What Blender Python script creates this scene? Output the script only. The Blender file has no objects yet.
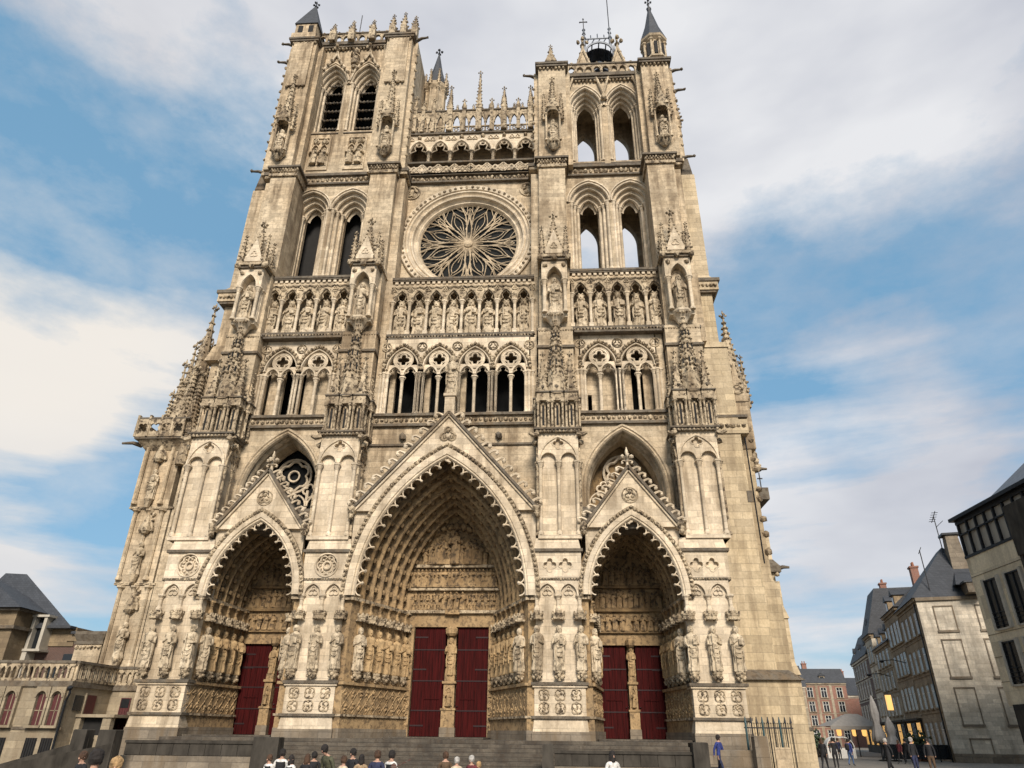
import bpy, math, random
import numpy as np
from mathutils import Vector, Matrix
random.seed(7); RNG=np.random.RandomState(7)
PI=math.pi
SC=bpy.context.scene
COL=SC.collection
# ------------------------------------------------------------------ materials
class NT:
    def __init__(s,nt): s.nt=nt
    def n(s,t,**k):
        o=s.nt.nodes.new(t)
        ins=k.pop('i',{})
        for a,b in k.items(): setattr(o,a,b)
        for a,b in ins.items():
            if isinstance(b,bpy.types.NodeSocket): s.nt.links.new(b,o.inputs[a])
            else: o.inputs[a].default_value=b
        return o
    def math(s,op,a,b=0.0,c=0.0,clamp=False):
        return s.n('ShaderNodeMath',operation=op,use_clamp=clamp,i={0:a,1:b,2:c}).outputs[0]
    def mix(s,f,a,b,mode='MIX'):
        o=s.n('ShaderNodeMix',data_type='RGBA',blend_type=mode)
        for k,v in ((0,f),(6,a),(7,b)):
            if isinstance(v,bpy.types.NodeSocket): s.nt.links.new(v,o.inputs[k])
            else: o.inputs[k].default_value=(tuple(v)+(1,))[:4] if k else v
        return o.outputs[2]
    def ramp(s,f,p0,p1,c0=(0,0,0),c1=(1,1,1)):
        o=s.n('ShaderNodeValToRGB',i={0:f})
        e=o.color_ramp.elements; e[0].position=p0; e[1].position=p1
        e[0].color=tuple(c0)+(1,); e[1].color=tuple(c1)+(1,)
        return o.outputs[0]
def newmat(name):
    m=bpy.data.materials.new(name); m.use_nodes=True
    nt=m.node_tree; nt.nodes.clear(); t=NT(nt)
    out=t.n('ShaderNodeOutputMaterial'); b=t.n('ShaderNodeBsdfPrincipled')
    nt.links.new(b.outputs[0],out.inputs[0])
    return m,t,b
def stone(name,base,base2,course=.42,bw=.95,joint=.35,dirt=.5,dirtcol=(.15,.105,.06),crust=.0,bump=.5,rough=.9,joints=True,warm=None,warmamt=.5):
    m,t,b=newmat(name)
    g=t.n('ShaderNodeNewGeometry'); pos=g.outputs['Position']
    sp=t.n('ShaderNodeSeparateXYZ',i={0:pos})
    xy=t.math('ADD',sp.outputs[0],sp.outputs[1])
    uv=t.n('ShaderNodeCombineXYZ',i={0:xy,1:sp.outputs[2]}).outputs[0]
    def noise(scale,vec=pos,detail=4,rough=.6):
        return t.n('ShaderNodeTexNoise',i={'Vector':vec,'Scale':scale,'Detail':detail,'Roughness':rough}).outputs[0]
    big=noise(.16); mid=noise(.9); fine=noise(7.0,detail=5)
    sv=t.n('ShaderNodeVectorMath',operation='MULTIPLY',i={0:pos,1:(1.3,1.3,.16)}).outputs[0]
    streak=noise(1.0,sv,5,.65)
    col=t.mix(t.ramp(mid,.35,.65),base,base2)
    if warm: col=t.mix(t.math('MULTIPLY',t.ramp(big,.42,.62),warmamt),col,warm)
    h=None
    if joints:
        br=t.n('ShaderNodeTexBrick',offset=.5,i={'Vector':uv,'Color1':(.68,.665,.64,1),'Color2':(1.16,1.14,1.1,1),'Mortar':(1-joint,1-joint,1-joint,1),'Scale':1.0,'Mortar Size':.016,'Mortar Smooth':.25,'Bias':0.1,'Brick Width':bw,'Row Height':course})
        col=t.mix(.75,col,br.outputs[0],'MULTIPLY')
        h=br.outputs[1]
    col=t.mix(t.ramp(fine,.3,.7,(.8,.8,.8),(1.12,1.12,1.12)),(0,0,0),col,'MIX') if False else t.mix(.55,col,t.ramp(fine,.3,.75,(.68,.66,.63),(1.18,1.17,1.15)),'MULTIPLY')
    dm=t.math('MULTIPLY',t.ramp(streak,.45,.62),t.ramp(big,.36,.56))
    dm=t.math('MULTIPLY',dm,dirt)
    col=t.mix(dm,col,dirtcol)
    if crust>0:
        vc=noise(3.3,detail=6,rough=.72)
        col=t.mix(t.math('MULTIPLY',t.ramp(vc,.50,.575),crust),col,(.06,.042,.026))
    t.nt.links.new(col,b.inputs['Base Color'])
    b.inputs['Roughness'].default_value=rough
    hh=t.math('ADD',t.math('MULTIPLY',fine,.5),t.math('MULTIPLY',mid,.4))
    if h is not None: hh=t.math('SUBTRACT',hh,t.math('MULTIPLY',h,.6))
    bp=t.n('ShaderNodeBump',i={'Height':hh,'Strength':bump,'Distance':.06})
    t.nt.links.new(bp.outputs[0],b.inputs['Normal'])
    return m
def plain(name,c,rough=.7,metal=0,var=.25,scale=3.0,spec=.5,stretch=None,bump=.15):
    m,t,b=newmat(name)
    pos=t.n('ShaderNodeNewGeometry').outputs['Position']
    if stretch: pos=t.n('ShaderNodeVectorMath',operation='MULTIPLY',i={0:pos,1:stretch}).outputs[0]
    nz=t.n('ShaderNodeTexNoise',i={'Vector':pos,'Scale':scale,'Detail':5,'Roughness':.6}).outputs[0]
    lo=tuple(x*(1-var) for x in c); hi=tuple(min(1,x*(1+var)) for x in c)
    t.nt.links.new(t.ramp(nz,.3,.7,lo,hi),b.inputs['Base Color'])
    b.inputs['Roughness'].default_value=rough; b.inputs['Metallic'].default_value=metal
    b.inputs['Specular IOR Level'].default_value=spec
    if bump:
        bp=t.n('ShaderNodeBump',i={'Height':nz,'Strength':bump,'Distance':.03})
        t.nt.links.new(bp.outputs[0],b.inputs['Normal'])
    return m
def tiled(name,c1,c2,mort,bw,rh,ms=.02,rough=.7,horizontal=False,rot=0,var=.5,bump=.4):
    m,t,b=newmat(name)
    pos=t.n('ShaderNodeNewGeometry').outputs['Position']
    sp=t.n('ShaderNodeSeparateXYZ',i={0:pos})
    if horizontal:
        uv=t.n('ShaderNodeVectorRotate',rotation_type='Z_AXIS',i={0:pos,'Angle':rot}).outputs[0]
    else:
        uv=t.n('ShaderNodeCombineXYZ',i={0:t.math('ADD',sp.outputs[0],sp.outputs[1]),1:sp.outputs[2]}).outputs[0]
    br=t.n('ShaderNodeTexBrick',offset=.5,i={'Vector':uv,'Color1':tuple(c1)+(1,),'Color2':tuple(c2)+(1,),'Mortar':tuple(mort)+(1,),'Scale':1.0,'Mortar Size':ms,'Mortar Smooth':.1,'Brick Width':bw,'Row Height':rh})
    nz=t.n('ShaderNodeTexNoise',i={'Vector':pos,'Scale':.6,'Detail':6,'Roughness':.7}).outputs[0]
    col=t.mix(var,br.outputs[0],t.ramp(nz,.3,.7,(.55,.55,.55),(1.3,1.3,1.3)),'MULTIPLY')
    t.nt.links.new(col,b.inputs['Base Color'])
    b.inputs['Roughness'].default_value=rough
    hh=t.math('SUBTRACT',t.math('MULTIPLY',nz,.4),br.outputs[1])
    bp=t.n('ShaderNodeBump',i={'Height':hh,'Strength':bump,'Distance':.02})
    t.nt.links.new(bp.outputs[0],b.inputs['Normal'])
    return m
def glassy(name,c,rough=.08,emit=None,es=0):
    m,t,b=newmat(name)
    b.inputs['Base Color'].default_value=tuple(c)+(1,); b.inputs['Roughness'].default_value=rough
    b.inputs['Specular IOR Level'].default_value=.6
    if emit:
        b.inputs['Emission Color'].default_value=tuple(emit)+(1,); b.inputs['Emission Strength'].default_value=es
    return m
M={}
M['stone']=stone('cathedral_stone',(.60,.50,.36),(.45,.37,.26),warm=(.52,.385,.235),warmamt=.45,dirt=.85,crust=.25)
M['pale']=stone('pale_cleaned_stone',(.72,.62,.48),(.55,.468,.352),warm=(.47,.36,.22),warmamt=.35,dirt=.55,joint=.25)
M['carved']=stone('carved_stone',(.58,.475,.325),(.30,.235,.155),joints=False,dirt=.85,crust=.92,bump=.8)
M['ledge']=stone('weathered_ledge_stone',(.17,.145,.11),(.10,.085,.066),joints=False,dirt=.8,crust=.6,bump=.8)
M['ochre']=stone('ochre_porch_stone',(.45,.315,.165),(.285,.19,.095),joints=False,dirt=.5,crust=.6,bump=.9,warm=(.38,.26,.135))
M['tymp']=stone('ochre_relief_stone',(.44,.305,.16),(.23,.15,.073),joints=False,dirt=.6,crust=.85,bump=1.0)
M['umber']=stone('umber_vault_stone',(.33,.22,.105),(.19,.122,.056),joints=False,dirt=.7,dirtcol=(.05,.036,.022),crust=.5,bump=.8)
M['flank']=stone('buff_flank_stone',(.58,.485,.34),(.45,.37,.255),course=.5,bw=1.2,joint=.4,dirt=.5,warm=(.47,.37,.22),warmamt=.45)
M['base']=stone('grey_base_stone',(.25,.21,.16),(.16,.135,.105),course=.45,bw=1.1,joint=.45,dirt=.7)
M['statue']=stone('statue_stone',(.68,.57,.41),(.42,.34,.23),joints=False,dirt=.8,crust=.6,bump=.5)
M['statuewarm']=stone('ochre_statue_stone',(.52,.37,.195),(.34,.225,.11),joints=False,dirt=.5,crust=.35,bump=.6)
M['step']=stone('step_stone',(.13,.11,.085),(.075,.065,.052),course=.19,bw=1.6,joint=.4,dirt=.9,dirtcol=(.045,.036,.027),crust=.45,bump=.8)
M['granite']=plain('dark_granite',(.05,.044,.036),.85,spec=.15,var=.45,scale=2.2,stretch=(1,1,.4))
M['slate']=tiled('slate_roofing',(.034,.037,.043),(.05,.054,.062),(.02,.022,.026),.28,.2,.012,.68,var=.4)
M['lead']=plain('lead_sheet',(.10,.11,.125),.45,.5,var=.3)
M['dark']=plain('dark_interior',(.012,.011,.010),.9,var=.3,bump=0)  # near-black: carries the shade of slits and unlit insides, plus black parts
M['glass']=glassy('leaded_glass',(.010,.011,.011),.7)
M['glass'].node_tree.nodes['Principled BSDF'].inputs['Specular IOR Level'].default_value=.12
M['buildpane']=glassy('attic_pane',(.34,.32,.28),.2)  # reflection on the glazing is put into this pale brown base colour
M['pane']=glassy('window_pane',(.012,.015,.018),.22)
M['lit']=glassy('lit_window',(.3,.2,.08),.3,(1,.55,.16),1.1)
M['red']=plain('oxblood_door_paint',(.038,.0028,.0026),.75,spec=.12,var=.6,scale=2.6,stretch=(5,5,.3))
M['strap']=plain('door_ironwork',(.02,.006,.007),.6,.3)
M['redold']=plain('maroon_shutter_paint',(.07,.014,.014),.6)
M['iron']=plain('dark_iron',(.02,.021,.023),.5,.6,var=.2)
M['teal']=plain('teal_fence_paint',(.015,.05,.055),.5,var=.3)
M['louver']=plain('weathered_louvre_board',(.045,.04,.036),.8,var=.5)
M['white']=plain('white_paint',(.7,.68,.63),.6,var=.08)
M['concrete']=plain('pale_concrete',(.42,.385,.32),.8,var=.12)
M['brick']=tiled('red_brick',(.27,.085,.05),(.2,.06,.038),(.3,.25,.2),.24,.075,.012,.85)
M['darkbrick']=tiled('dark_brick',(.115,.05,.037),(.085,.038,.03),(.13,.11,.09),.24,.075,.012,.85)
M['buildstone']=stone('house_limestone',(.40,.345,.26),(.33,.285,.215),course=.36,bw=.8,joint=.25,dirt=.55)
M['palewall']=stone('pale_gable_limestone',(.66,.6,.5),(.54,.48,.39),course=.36,bw=.75,joint=.25,dirt=.6,dirtcol=(.16,.145,.12))
M['brownstone']=stone('brown_house_stone',(.24,.185,.115),(.18,.135,.085),course=.36,bw=.8,joint=.25,dirt=.5)
M['render']=stone('brown_street_stone',(.36,.275,.18),(.26,.2,.13),course=.36,bw=.8,joint=.25,dirt=.7)
M['office']=stone('office_limestone',(.74,.66,.5),(.66,.58,.44),course=1.6,bw=2.4,joint=.3,dirt=.25)
M['annex']=stone('annex_limestone',(.34,.285,.20),(.29,.24,.168),course=.4,bw=.9,joint=.2,dirt=.55)
M['canvas']=plain('cream_canvas',(.27,.25,.225),.9,var=.12)
M['greycanvas']=plain('grey_canvas',(.42,.39,.36),.9,var=.15)
M['paving']=tiled('stone_paving',(.20,.175,.14),(.15,.13,.105),(.085,.075,.06),.6,.4,.012,.85,True,.1)
M['plant']=plain('dark_leaves',(.03,.05,.02),.7,var=.5,scale=9)
M['tile']=plain('clay_pot',(.28,.12,.07),.8)
SL=lambda *k:[M[x] for x in k]
# ------------------------------------------------------------------ mesh builder
def _ico():
    p=(1+5**.5)/2
    v=np.array([(-1,p,0),(1,p,0),(-1,-p,0),(1,-p,0),(0,-1,p),(0,1,p),(0,-1,-p),(0,1,-p),(p,0,-1),(p,0,1),(-p,0,-1),(-p,0,1)],float)
    v/=np.linalg.norm(v[0])
    f=[(0,11,5),(0,5,1),(0,1,7),(0,7,10),(0,10,11),(1,5,9),(5,11,4),(11,10,2),(10,7,6),(7,1,8),(3,9,4),(3,4,2),(3,2,6),(3,6,8),(3,8,9),(4,9,5),(2,4,11),(6,2,10),(8,6,7),(9,8,1)]
    return v,f
ICO=_ico()
def arch(cx,w,zs,h,u=0,n=10):
    R=(w*w+h*h)/(2*w); c=R-w
    a1=math.acos(max(-1,min(1,-c/(R+u))))
    L=[]
    for k in range(n+1):
        a=PI+(a1-PI)*k/n
        L.append((c+(R+u)*math.cos(a),(R+u)*math.sin(a)))
    L[-1]=(0,L[-1][1])
    return [(cx+x,zs+z) for x,z in L]+[(cx-x,zs+z) for x,z in L[-2::-1]]
def foil(k,R,rot=0):
    d=.56*R; a=(.44 if k==4 else .47 if k==3 else .38 if k==6 else .30)*R
    d=R-a
    def r(t):
        ph=(t-rot)%(2*PI/k)
        if ph>PI/k: ph-=2*PI/k
        s=a*a-(d*math.sin(ph))**2
        return d*math.cos(ph)+math.sqrt(max(s,0)) if s>0 else d*math.cos(PI/k)*.9
    return r
class MB:
    def __init__(s): s.v=[]; s.f=[]; s.m=[]; s.n=0; s.T=None
    def add(s,V,F,m=0):
        V=np.asarray(V,float).reshape(-1,3)
        if s.T is not None: V=V@s.T[:3,:3].T+s.T[:3,3]
        s.v.append(V); b=s.n
        s.f.extend([tuple([i+b for i in f]) for f in F]); s.m.extend([m]*len(F)); s.n+=len(V)
    def rot(s,x,y,z,a,sx=1):   # local frame at (x,y,z) turned a about Z
        c,q=math.cos(a),math.sin(a)
        T=np.eye(4); T[:3,:3]=[[c*sx,-q,0],[q*sx,c,0],[0,0,1]]; T[:3,3]=(x,y,z)
        s.T=T
    def box(s,x0,x1,y0,y1,z0,z1,m=0): s.frust(x0,x1,y0,y1,z0,x0,x1,y0,y1,z1,m)
    def frust(s,x0,x1,y0,y1,z0,a0,a1,b0,b1,z1,m=0):
        s.add([(x0,y0,z0),(x1,y0,z0),(x1,y1,z0),(x0,y1,z0),(a0,b0,z1),(a1,b0,z1),(a1,b1,z1),(a0,b1,z1)],
              [(0,3,2,1),(4,5,6,7),(0,1,5,4),(1,2,6,5),(2,3,7,6),(3,0,4,7)],m)
    def prism(s,poly,y0,y1,m=0):     # polygon in x,z
        n=len(poly)
        V=[(x,y0,z) for x,z in poly]+[(x,y1,z) for x,z in poly]
        F=[tuple(range(n)),tuple(range(2*n-1,n-1,-1))]+[(i,n+i,n+(i+1)%n,(i+1)%n) for i in range(n)]
        s.add(V,F,m)
    def plan(s,poly,z0,z1,m=0):      # polygon in x,y
        n=len(poly)
        V=[(x,y,z0) for x,y in poly]+[(x,y,z1) for x,y in poly]
        F=[tuple(range(n-1,-1,-1)),tuple(range(n,2*n))]+[(i,(i+1)%n,n+(i+1)%n,n+i) for i in range(n)]
        s.add(V,F,m)
    def lathe(s,cx,cy,prof,n=8,m=0,ph=0,sx=1,sy=1):
        V=[];k=len(prof)
        for r,z in prof:
            for i in range(n):
                a=ph+2*PI*i/n; V.append((cx+r*sx*math.cos(a),cy+r*sy*math.sin(a),z))
        F=[(j*n+i,j*n+(i+1)%n,(j+1)*n+(i+1)%n,(j+1)*n+i) for j in range(k-1) for i in range(n)]
        F+=[tuple(range(n-1,-1,-1)),tuple(range((k-1)*n,k*n))]
        s.add(V,F,m)
    def tube(s,pts,r,n=5,closed=False,m=0):
        P=np.array(pts,float); k=len(P)
        if closed: t=np.roll(P,-1,0)-np.roll(P,1,0)
        else:
            t=np.empty_like(P); t[1:-1]=P[2:]-P[:-2]; t[0]=P[1]-P[0]; t[-1]=P[-1]-P[-2]
        t/=np.linalg.norm(t,axis=1)[:,None]+1e-12
        up=np.array([0,1,.02]) if abs(t[:,1]).max()<.9 else np.array([1,.03,.02])
        a=np.cross(t,up); a/=np.linalg.norm(a,axis=1)[:,None]+1e-9; b=np.cross(t,a)
        rr=np.full(k,r) if np.isscalar(r) else np.array(r,float)
        V=np.concatenate([ (P+ (a*math.cos(2*PI*i/n)+b*math.sin(2*PI*i/n))*rr[:,None])[:,None] for i in range(n)],1).reshape(-1,3)
        K=k if closed else k-1
        F=[(j*n+i,j*n+(i+1)%n,((j+1)%k)*n+(i+1)%n,((j+1)%k)*n+i) for j in range(K) for i in range(n)]
        if not closed: F+=[tuple(range(n-1,-1,-1)),tuple(range((k-1)*n,k*n))]
        s.add(V,F,m)
    def lump(s,x,y,z,r,m=0,sz=1):
        V=ICO[0]*(r*(.75+.5*RNG.rand(12,1)))
        V=V*np.array([1,1,sz])+np.array([x,y,z])
        s.add(V,ICO[1],m)
    def stamp(s,tpl,R,t,m=None):
        V,F=tpl[0]@np.asarray(R).T+np.asarray(t),tpl[1]
        s.add(V,F,m or 0)
    def asweep(s,cx,w,zs,h,prof,n=10,leg=None,m=0,closed=False):
        L=[]
        for u,y in prof:
            p=arch(cx,w,zs,h,u,n)
            if leg is not None: p=[(p[0][0],leg)]+p+[(p[-1][0],leg)]
            L.append([(x,y,z) for x,z in p])
        k=len(L[0]); q=len(L)
        V=[v for l in L for v in l]
        F=[(j*k+i,j*k+i+1,((j+1)%q)*k+i+1,((j+1)%q)*k+i) for j in range(q if closed else q-1) for i in range(k-1)]
        if closed: F+=[tuple(j*k for j in range(q)),tuple(j*k+k-1 for j in range(q-1,-1,-1))]
        s.add(V,F,m)
    def awall(s,x0,x1,z0,z1,ops,y0,y1,m=0,n=10):   # wall with arched openings running down to z0; ops=[(cx,w,zs,h)]
        poly=[(x0,z0)]
        for cx,w,zs,h in ops:
            poly+=[(cx-w,z0)]+arch(cx,w,zs,h,0,n)+[(cx+w,z0)]
        poly+=[(x1,z0),(x1,z1),(x0,z1)]
        s.prism(poly,y0,y1,m)
    def phole(s,x0,x1,z0,z1,cx,cz,rf,y0,y1,m=0,n=32):  # rectangular plate with a star-shaped hole
        A=[2*PI*i/n+.001 for i in range(n)]+[math.atan2(z-cz,x-cx)%(2*PI) for x in (x0,x1) for z in (z0,z1)]
        A.sort(); V=[];k=len(A)
        for a in A:
            c,q=math.cos(a),math.sin(a); r=rf(a); t=1e9
            if c>1e-9: t=min(t,(x1-cx)/c)
            if c<-1e-9: t=min(t,(x0-cx)/c)
            if q>1e-9: t=min(t,(z1-cz)/q)
            if q<-1e-9: t=min(t,(z0-cz)/q)
            r=min(r,t*.985)
            V+=[(cx+r*c,y0,cz+r*q),(cx+t*c,y0,cz+t*q),(cx+r*c,y1,cz+r*q),(cx+t*c,y1,cz+t*q)]
        F=[]
        for i in range(k):
            a=4*i;b=4*((i+1)%k)
            F+=[(a,b,b+1,a+1),(a+2,a+3,b+3,b+2),(a,a+2,b+2,b),(a+1,b+1,b+3,a+3)]
        s.add(V,F,m)
    def ring(s,cx,cz,prof,n=40,m=0):   # solid of revolution about Y axis; prof=[(r,y)]
        V=[];k=len(prof)
        for r,y in prof:
            for i in range(n):
                a=2*PI*i/n; V.append((cx+r*math.cos(a),y,cz+r*math.sin(a)))
        F=[(j*n+i,j*n+(i+1)%n,(j+1)*n+(i+1)%n,(j+1)*n+i) for j in range(k-1) for i in range(n)]
        s.add(V,F,m)
    def foilring(s,cx,cz,y,k,R,r,rot=PI/2,m=0,n=32,closed=True):
        f=foil(k,R,rot)
        s.tube([(cx+f(2*PI*i/n+.01)*math.cos(2*PI*i/n+.01),y,cz+f(2*PI*i/n+.01)*math.sin(2*PI*i/n+.01)) for i in range(n)],r,5,True,m)
    def circ(s,cx,cz,y,R,r,m=0,n=24):
        s.tube([(cx+R*math.cos(2*PI*i/n),y,cz+R*math.sin(2*PI*i/n)) for i in range(n)],r,5,True,m)
    def band(s,x0,x1,y,z,r,step,m=0,rows=1):   # a strip of carved leaves
        n=max(1,int(abs(x1-x0)/step))
        for j in range(rows):
            for i in range(n):
                s.lump(x0+(x1-x0)*(i+.5+.5*(j%2)*(rows>1)-.25*(rows>1))/n,y,z+j*r*1.7,r*(.8+.4*random.random()),m)
    def crock(s,p,d,sz,m=0):   # curled leaf crocket at p; d=(outward x sign*, up) normal of the slope
        x,y,z=p; nx,nz=d; L=math.hypot(nx,nz); nx/=L; nz/=L; tx,tz=(nz,-nx) if nx>0 else (-nz,nx)
        Q=[(0,0),(.32,.02),(.58,.10),(.68,.30),(.54,.46),(.40,.40)]
        s.tube([(x+(nx*u+tx*v)*sz,y,z+(nz*u+tz*v)*sz) for u,v in Q],[sz*.13,sz*.1,sz*.095,sz*.11,sz*.12,sz*.08],5,False,m)
        s.lump(x+(nx*.54+tx*.42)*sz,y,z+(nz*.54+tz*.42)*sz,sz*.17,m)
    def finial(s,x,y,z,k,m=0):
        s.lathe(x,y,[(.1*k,z),(.07*k,z+.3*k),(.16*k,z+.38*k),(.07*k,z+.46*k),(.06*k,z+.7*k),(.1*k,z+.95*k),(.02*k,z+1.25*k)],6,m)
        for a in range(4):
            s.lump(x+.26*k*math.cos(a*PI/2),y+.26*k*math.sin(a*PI/2),z+.66*k,.14*k,m)
    def spire(s,x,y,z0,z1,r,n=8,m=0,ck=8,cs=.2,fin=1.0,ph=None,r1=.06):
        ph=PI/n if ph is None else ph
        s.lathe(x,y,[(r,z0),(r1,z1)],n,m,ph)
        for i in range(n if n<=4 else n):
            a=ph+2*PI*i/n
            for k in range(ck):
                t=(k+.6)/ck; rr=r+(r1-r)*t; z=z0+(z1-z0)*t; q=cs*(1-.35*t)*(.8+.4*random.random())
                s.lump(x+(rr+q*.35)*math.cos(a),y+(rr+q*.35)*math.sin(a),z,q*.5,m)
        if fin: s.finial(x,y,z1-.1,fin,m)
    def shaft(s,x,y,z0,z1,r,cap=.45,m=0,n=8,base=True):   # colonnette with base and leaf capital
        b=.25 if base else .02
        p=[(r*1.7,z0),(r*1.7,z0+b*.5),(r*1.15,z0+b),(r,z0+b+.03),(r,z1-cap),(r*1.25,z1-cap+.04),(r*1.05,z1-cap+.08),(r*1.9,z1-.13),(r*2.2,z1-.12),(r*2.2,z1)]
        s.lathe(x,y,p,n,m)
    def build(s,name,mats,parent=None,loc=None,smooth=False):
        me=bpy.data.meshes.new(name)
        V=np.concatenate(s.v) if s.v else np.zeros((0,3))
        me.from_pydata(V.tolist(),[],s.f)
        for k in mats: me.materials.append(k)
        if len(mats)>1: me.polygons.foreach_set('material_index',np.array(s.m,dtype=np.int32))
        if smooth: me.polygons.foreach_set('use_smooth',np.ones(len(s.f),dtype=bool))
        o=bpy.data.objects.new(name,me); COL.objects.link(o)
        if parent: o.parent=parent
        if loc: o.location=loc
        return o
def empty(name,label,cat,loc=(0,0,0),group=None):
    o=bpy.data.objects.new(name,None); COL.objects.link(o); o.location=loc
    o['label']=label; o['category']=cat
    if group: o['group']=group
    return o
def tag(o,label,cat,group=None,kind=None):
    o['label']=label; o['category']=cat
    if group: o['group']=group
    if kind: o['kind']=kind
    return o
def struct(o): o['kind']='structure'; return o
def dup(o,parent,loc=None,sx=None):
    c=o.copy(); COL.objects.link(c); c.parent=parent
    if loc is not None: c.location=loc
    if sx: c.scale.x=sx
    for ch in list(o.children):
        dup(ch,c)
    return c
def at(o,x,y,z):
    o.location=(x,y,z); return o
# carved figure templates ------------------------------------------------------
def figure(seed,crown=False,pose=0,seg=18,detail=True):
    """A robed standing figure 1 unit tall facing -Y: one continuous stack of rings from hem to head, with arms."""
    r=random.Random(seed); b=MB()
    ph=r.random()*6; k=r.choice([7,8,9]) if seg>10 else 5; sway=r.uniform(-.025,.025); tw=r.uniform(-.5,.5); mh=r.uniform(.22,.36); ms=r.choice([-1,1])*r.uniform(.08,.16)
    R=[(0,.115,.1,1),(.02,.13,.108,1.1),(.08,.125,.105,1.1),(.16,.118,.102,1),(.24,.114,.1,1),(.32,.112,.1,1),(.40,.112,.1,.9),(.48,.11,.098,.8),(.55,.106,.094,.7),(.62,.106,.092,.5),(.69,.115,.092,.3),(.75,.126,.09,.1),(.79,.122,.082,0),(.815,.085,.066,0),(.832,.046,.05,0),(.85,.043,.048,0),(.865,.055,.064,0),(.9,.06,.072,0),(.94,.06,.07,0),(.975,.046,.054,0),(1,.012,.015,0)]
    if seg<10: R=[R[q] for q in (0,1,4,7,10,12,14,17,20)]
    V=[]
    for z,rx,ry,f in R:
        for i in range(seg):
            a=2*PI*i/seg
            m=.016 if (f>0 and z>mh+ms*math.cos(a)) else 0
            q=1+f*(.15*math.sin(k*a+ph+tw*z*4)+.05*math.sin(2*a+ph))*(1 if m==0 else .45)
            V.append(((rx*q+m)*math.cos(a)+sway*math.sin(z*PI),(ry*q+m)*math.sin(a)-.012*(z>.83),z))
    n=len(R)
    F=[(j*seg+i,j*seg+(i+1)%seg,(j+1)*seg+(i+1)%seg,(j+1)*seg+i) for j in range(n-1) for i in range(seg)]
    F+=[tuple(range(seg-1,-1,-1)),tuple(range((n-1)*seg,n*seg))]
    b.add(V,F)
    hands=[((-.04,-.13,.58),(.05,-.135,.64)),((-.02,-.13,.67),(.07,-.12,.54)),((-.07,-.13,.69),(.04,-.13,.57)),((-.08,-.12,.52),(.05,-.135,.67))][pose%4]
    for sx,h in ((-1,hands[0]),(1,hands[1])):
        e=(sx*.138,-.03,.585)
        b.tube([(sx*.105,.0,.765),(sx*.13,-.01,.69),e,((e[0]+h[0])/2,-.1,(e[2]+h[2])/2),h],[.034,.038,.036,.032,.022],6)
    if detail:
        for q in range(3):       # hanging folds across the front
            z=.56-.1*q; s=1 if ms>0 else -1
            b.tube([(-s*.1,-.07,z+.02),(-s*.03,-.118,z-.07),(s*.05,-.112,z-.06),(s*.105,-.06,z+.05)],[.008,.016,.015,.008],5)
        for q in (-.09,.085): b.tube([(q,-.085,.56),(q*1.15,-.095,.4),(q*1.1,-.1,.22)],[.014,.02,.012],5)
        if not crown: b.lathe(0,-.006,[(.064,.85),(.074,.9),(.07,.95),(.045,.992)],8,0,0,1,.8)
        b.lathe(0,-.07,[(.012,.815),(.03,.85),(.034,.87),(.01,.885)],6) if pose%3 else None
        if pose%2==0: b.tube([(-.055,-.14,.42),(-.065,-.145,.8)],.011,5); 
        else: b.box(.01,.1,-.165,-.12,.57,.69)
        b.tube([(0,-.078,.925),(0,-.094,.905),(0,-.082,.895)],[.008,.013,.01],5)
    if crown:
        b.lathe(0,-.01,[(.066,.94),(.08,1.0),(.066,1.0),(.055,.955)],10)
        for i in range(6):
            a=2*PI*i/6; b.lump(.075*math.cos(a),-.01+.075*math.sin(a),1.012,.02)
        for s in (-1,1): b.tube([(s*.055,.0,.94),(s*.07,.01,.87),(s*.06,.01,.83)],[.018,.022,.014],5)
    return b
def tpl(b): return np.concatenate(b.v),b.f
FIG=[tpl(figure(i,False,i,8,False)) for i in range(4)]   # coarse, for figures carved into reliefs
def relief_fig(mb,x,y,z,h,m=0,k=None,w=1.25):
    f=FIG[random.randrange(4) if k is None else k]
    mb.stamp(f,np.diag([h*w*1.15,h*w*1.6,h]),(x,y,z),m)
# statues as things
STAT=[figure(20+i,False,i).build('statue_pattern',SL('statue')).data for i in range(6)]
STATW=[figure(40+i,False,i+1).build('statue_pattern',SL('statuewarm')).data for i in range(6)]
KING=[figure(60+i,True,i).build('statue_pattern',SL('statue')).data for i in range(7)]
for o in list(COL.objects): bpy.data.objects.remove(o)
ORD=['first','second','third','fourth','fifth','sixth','seventh','eighth','ninth','tenth']
def statue(name,mesh,x,y,z,h,rz,label,cat='statue',group=None,w=1.02):
    o=bpy.data.objects.new(name,mesh); COL.objects.link(o)
    o.location=(x,y,z); o.rotation_euler=(0,0,rz); o.scale=(h*w,h*w,h)
    return tag(o,label,cat,group)
SUNE=4.4; EXPO=0.12; COV=(.41,.59); CLOUDS=.86; CLOUDD=(.55,.57,.65); CLOUDL=(.90,.90,.92)
BLOBS=[(60,150,8,-.20),(180,220,7,-.16),(250,120,5,-.06),(20,60,6,-.06),(930,250,10,-.13),(760,270,6,-.10),(1010,320,5,-.08),(860,430,4,-.07),(120,510,5,-.08),(50,330,7,.15),(190,310,5,.08),(100,250,4,-.04),(150,430,4,-.05),(870,40,12,.13),(600,20,16,.2),(120,0,10,.12),(900,370,6,.14),(800,470,5,.10),(940,470,5,.08),(880,530,4,.08),(60,430,4,.08)]
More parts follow.
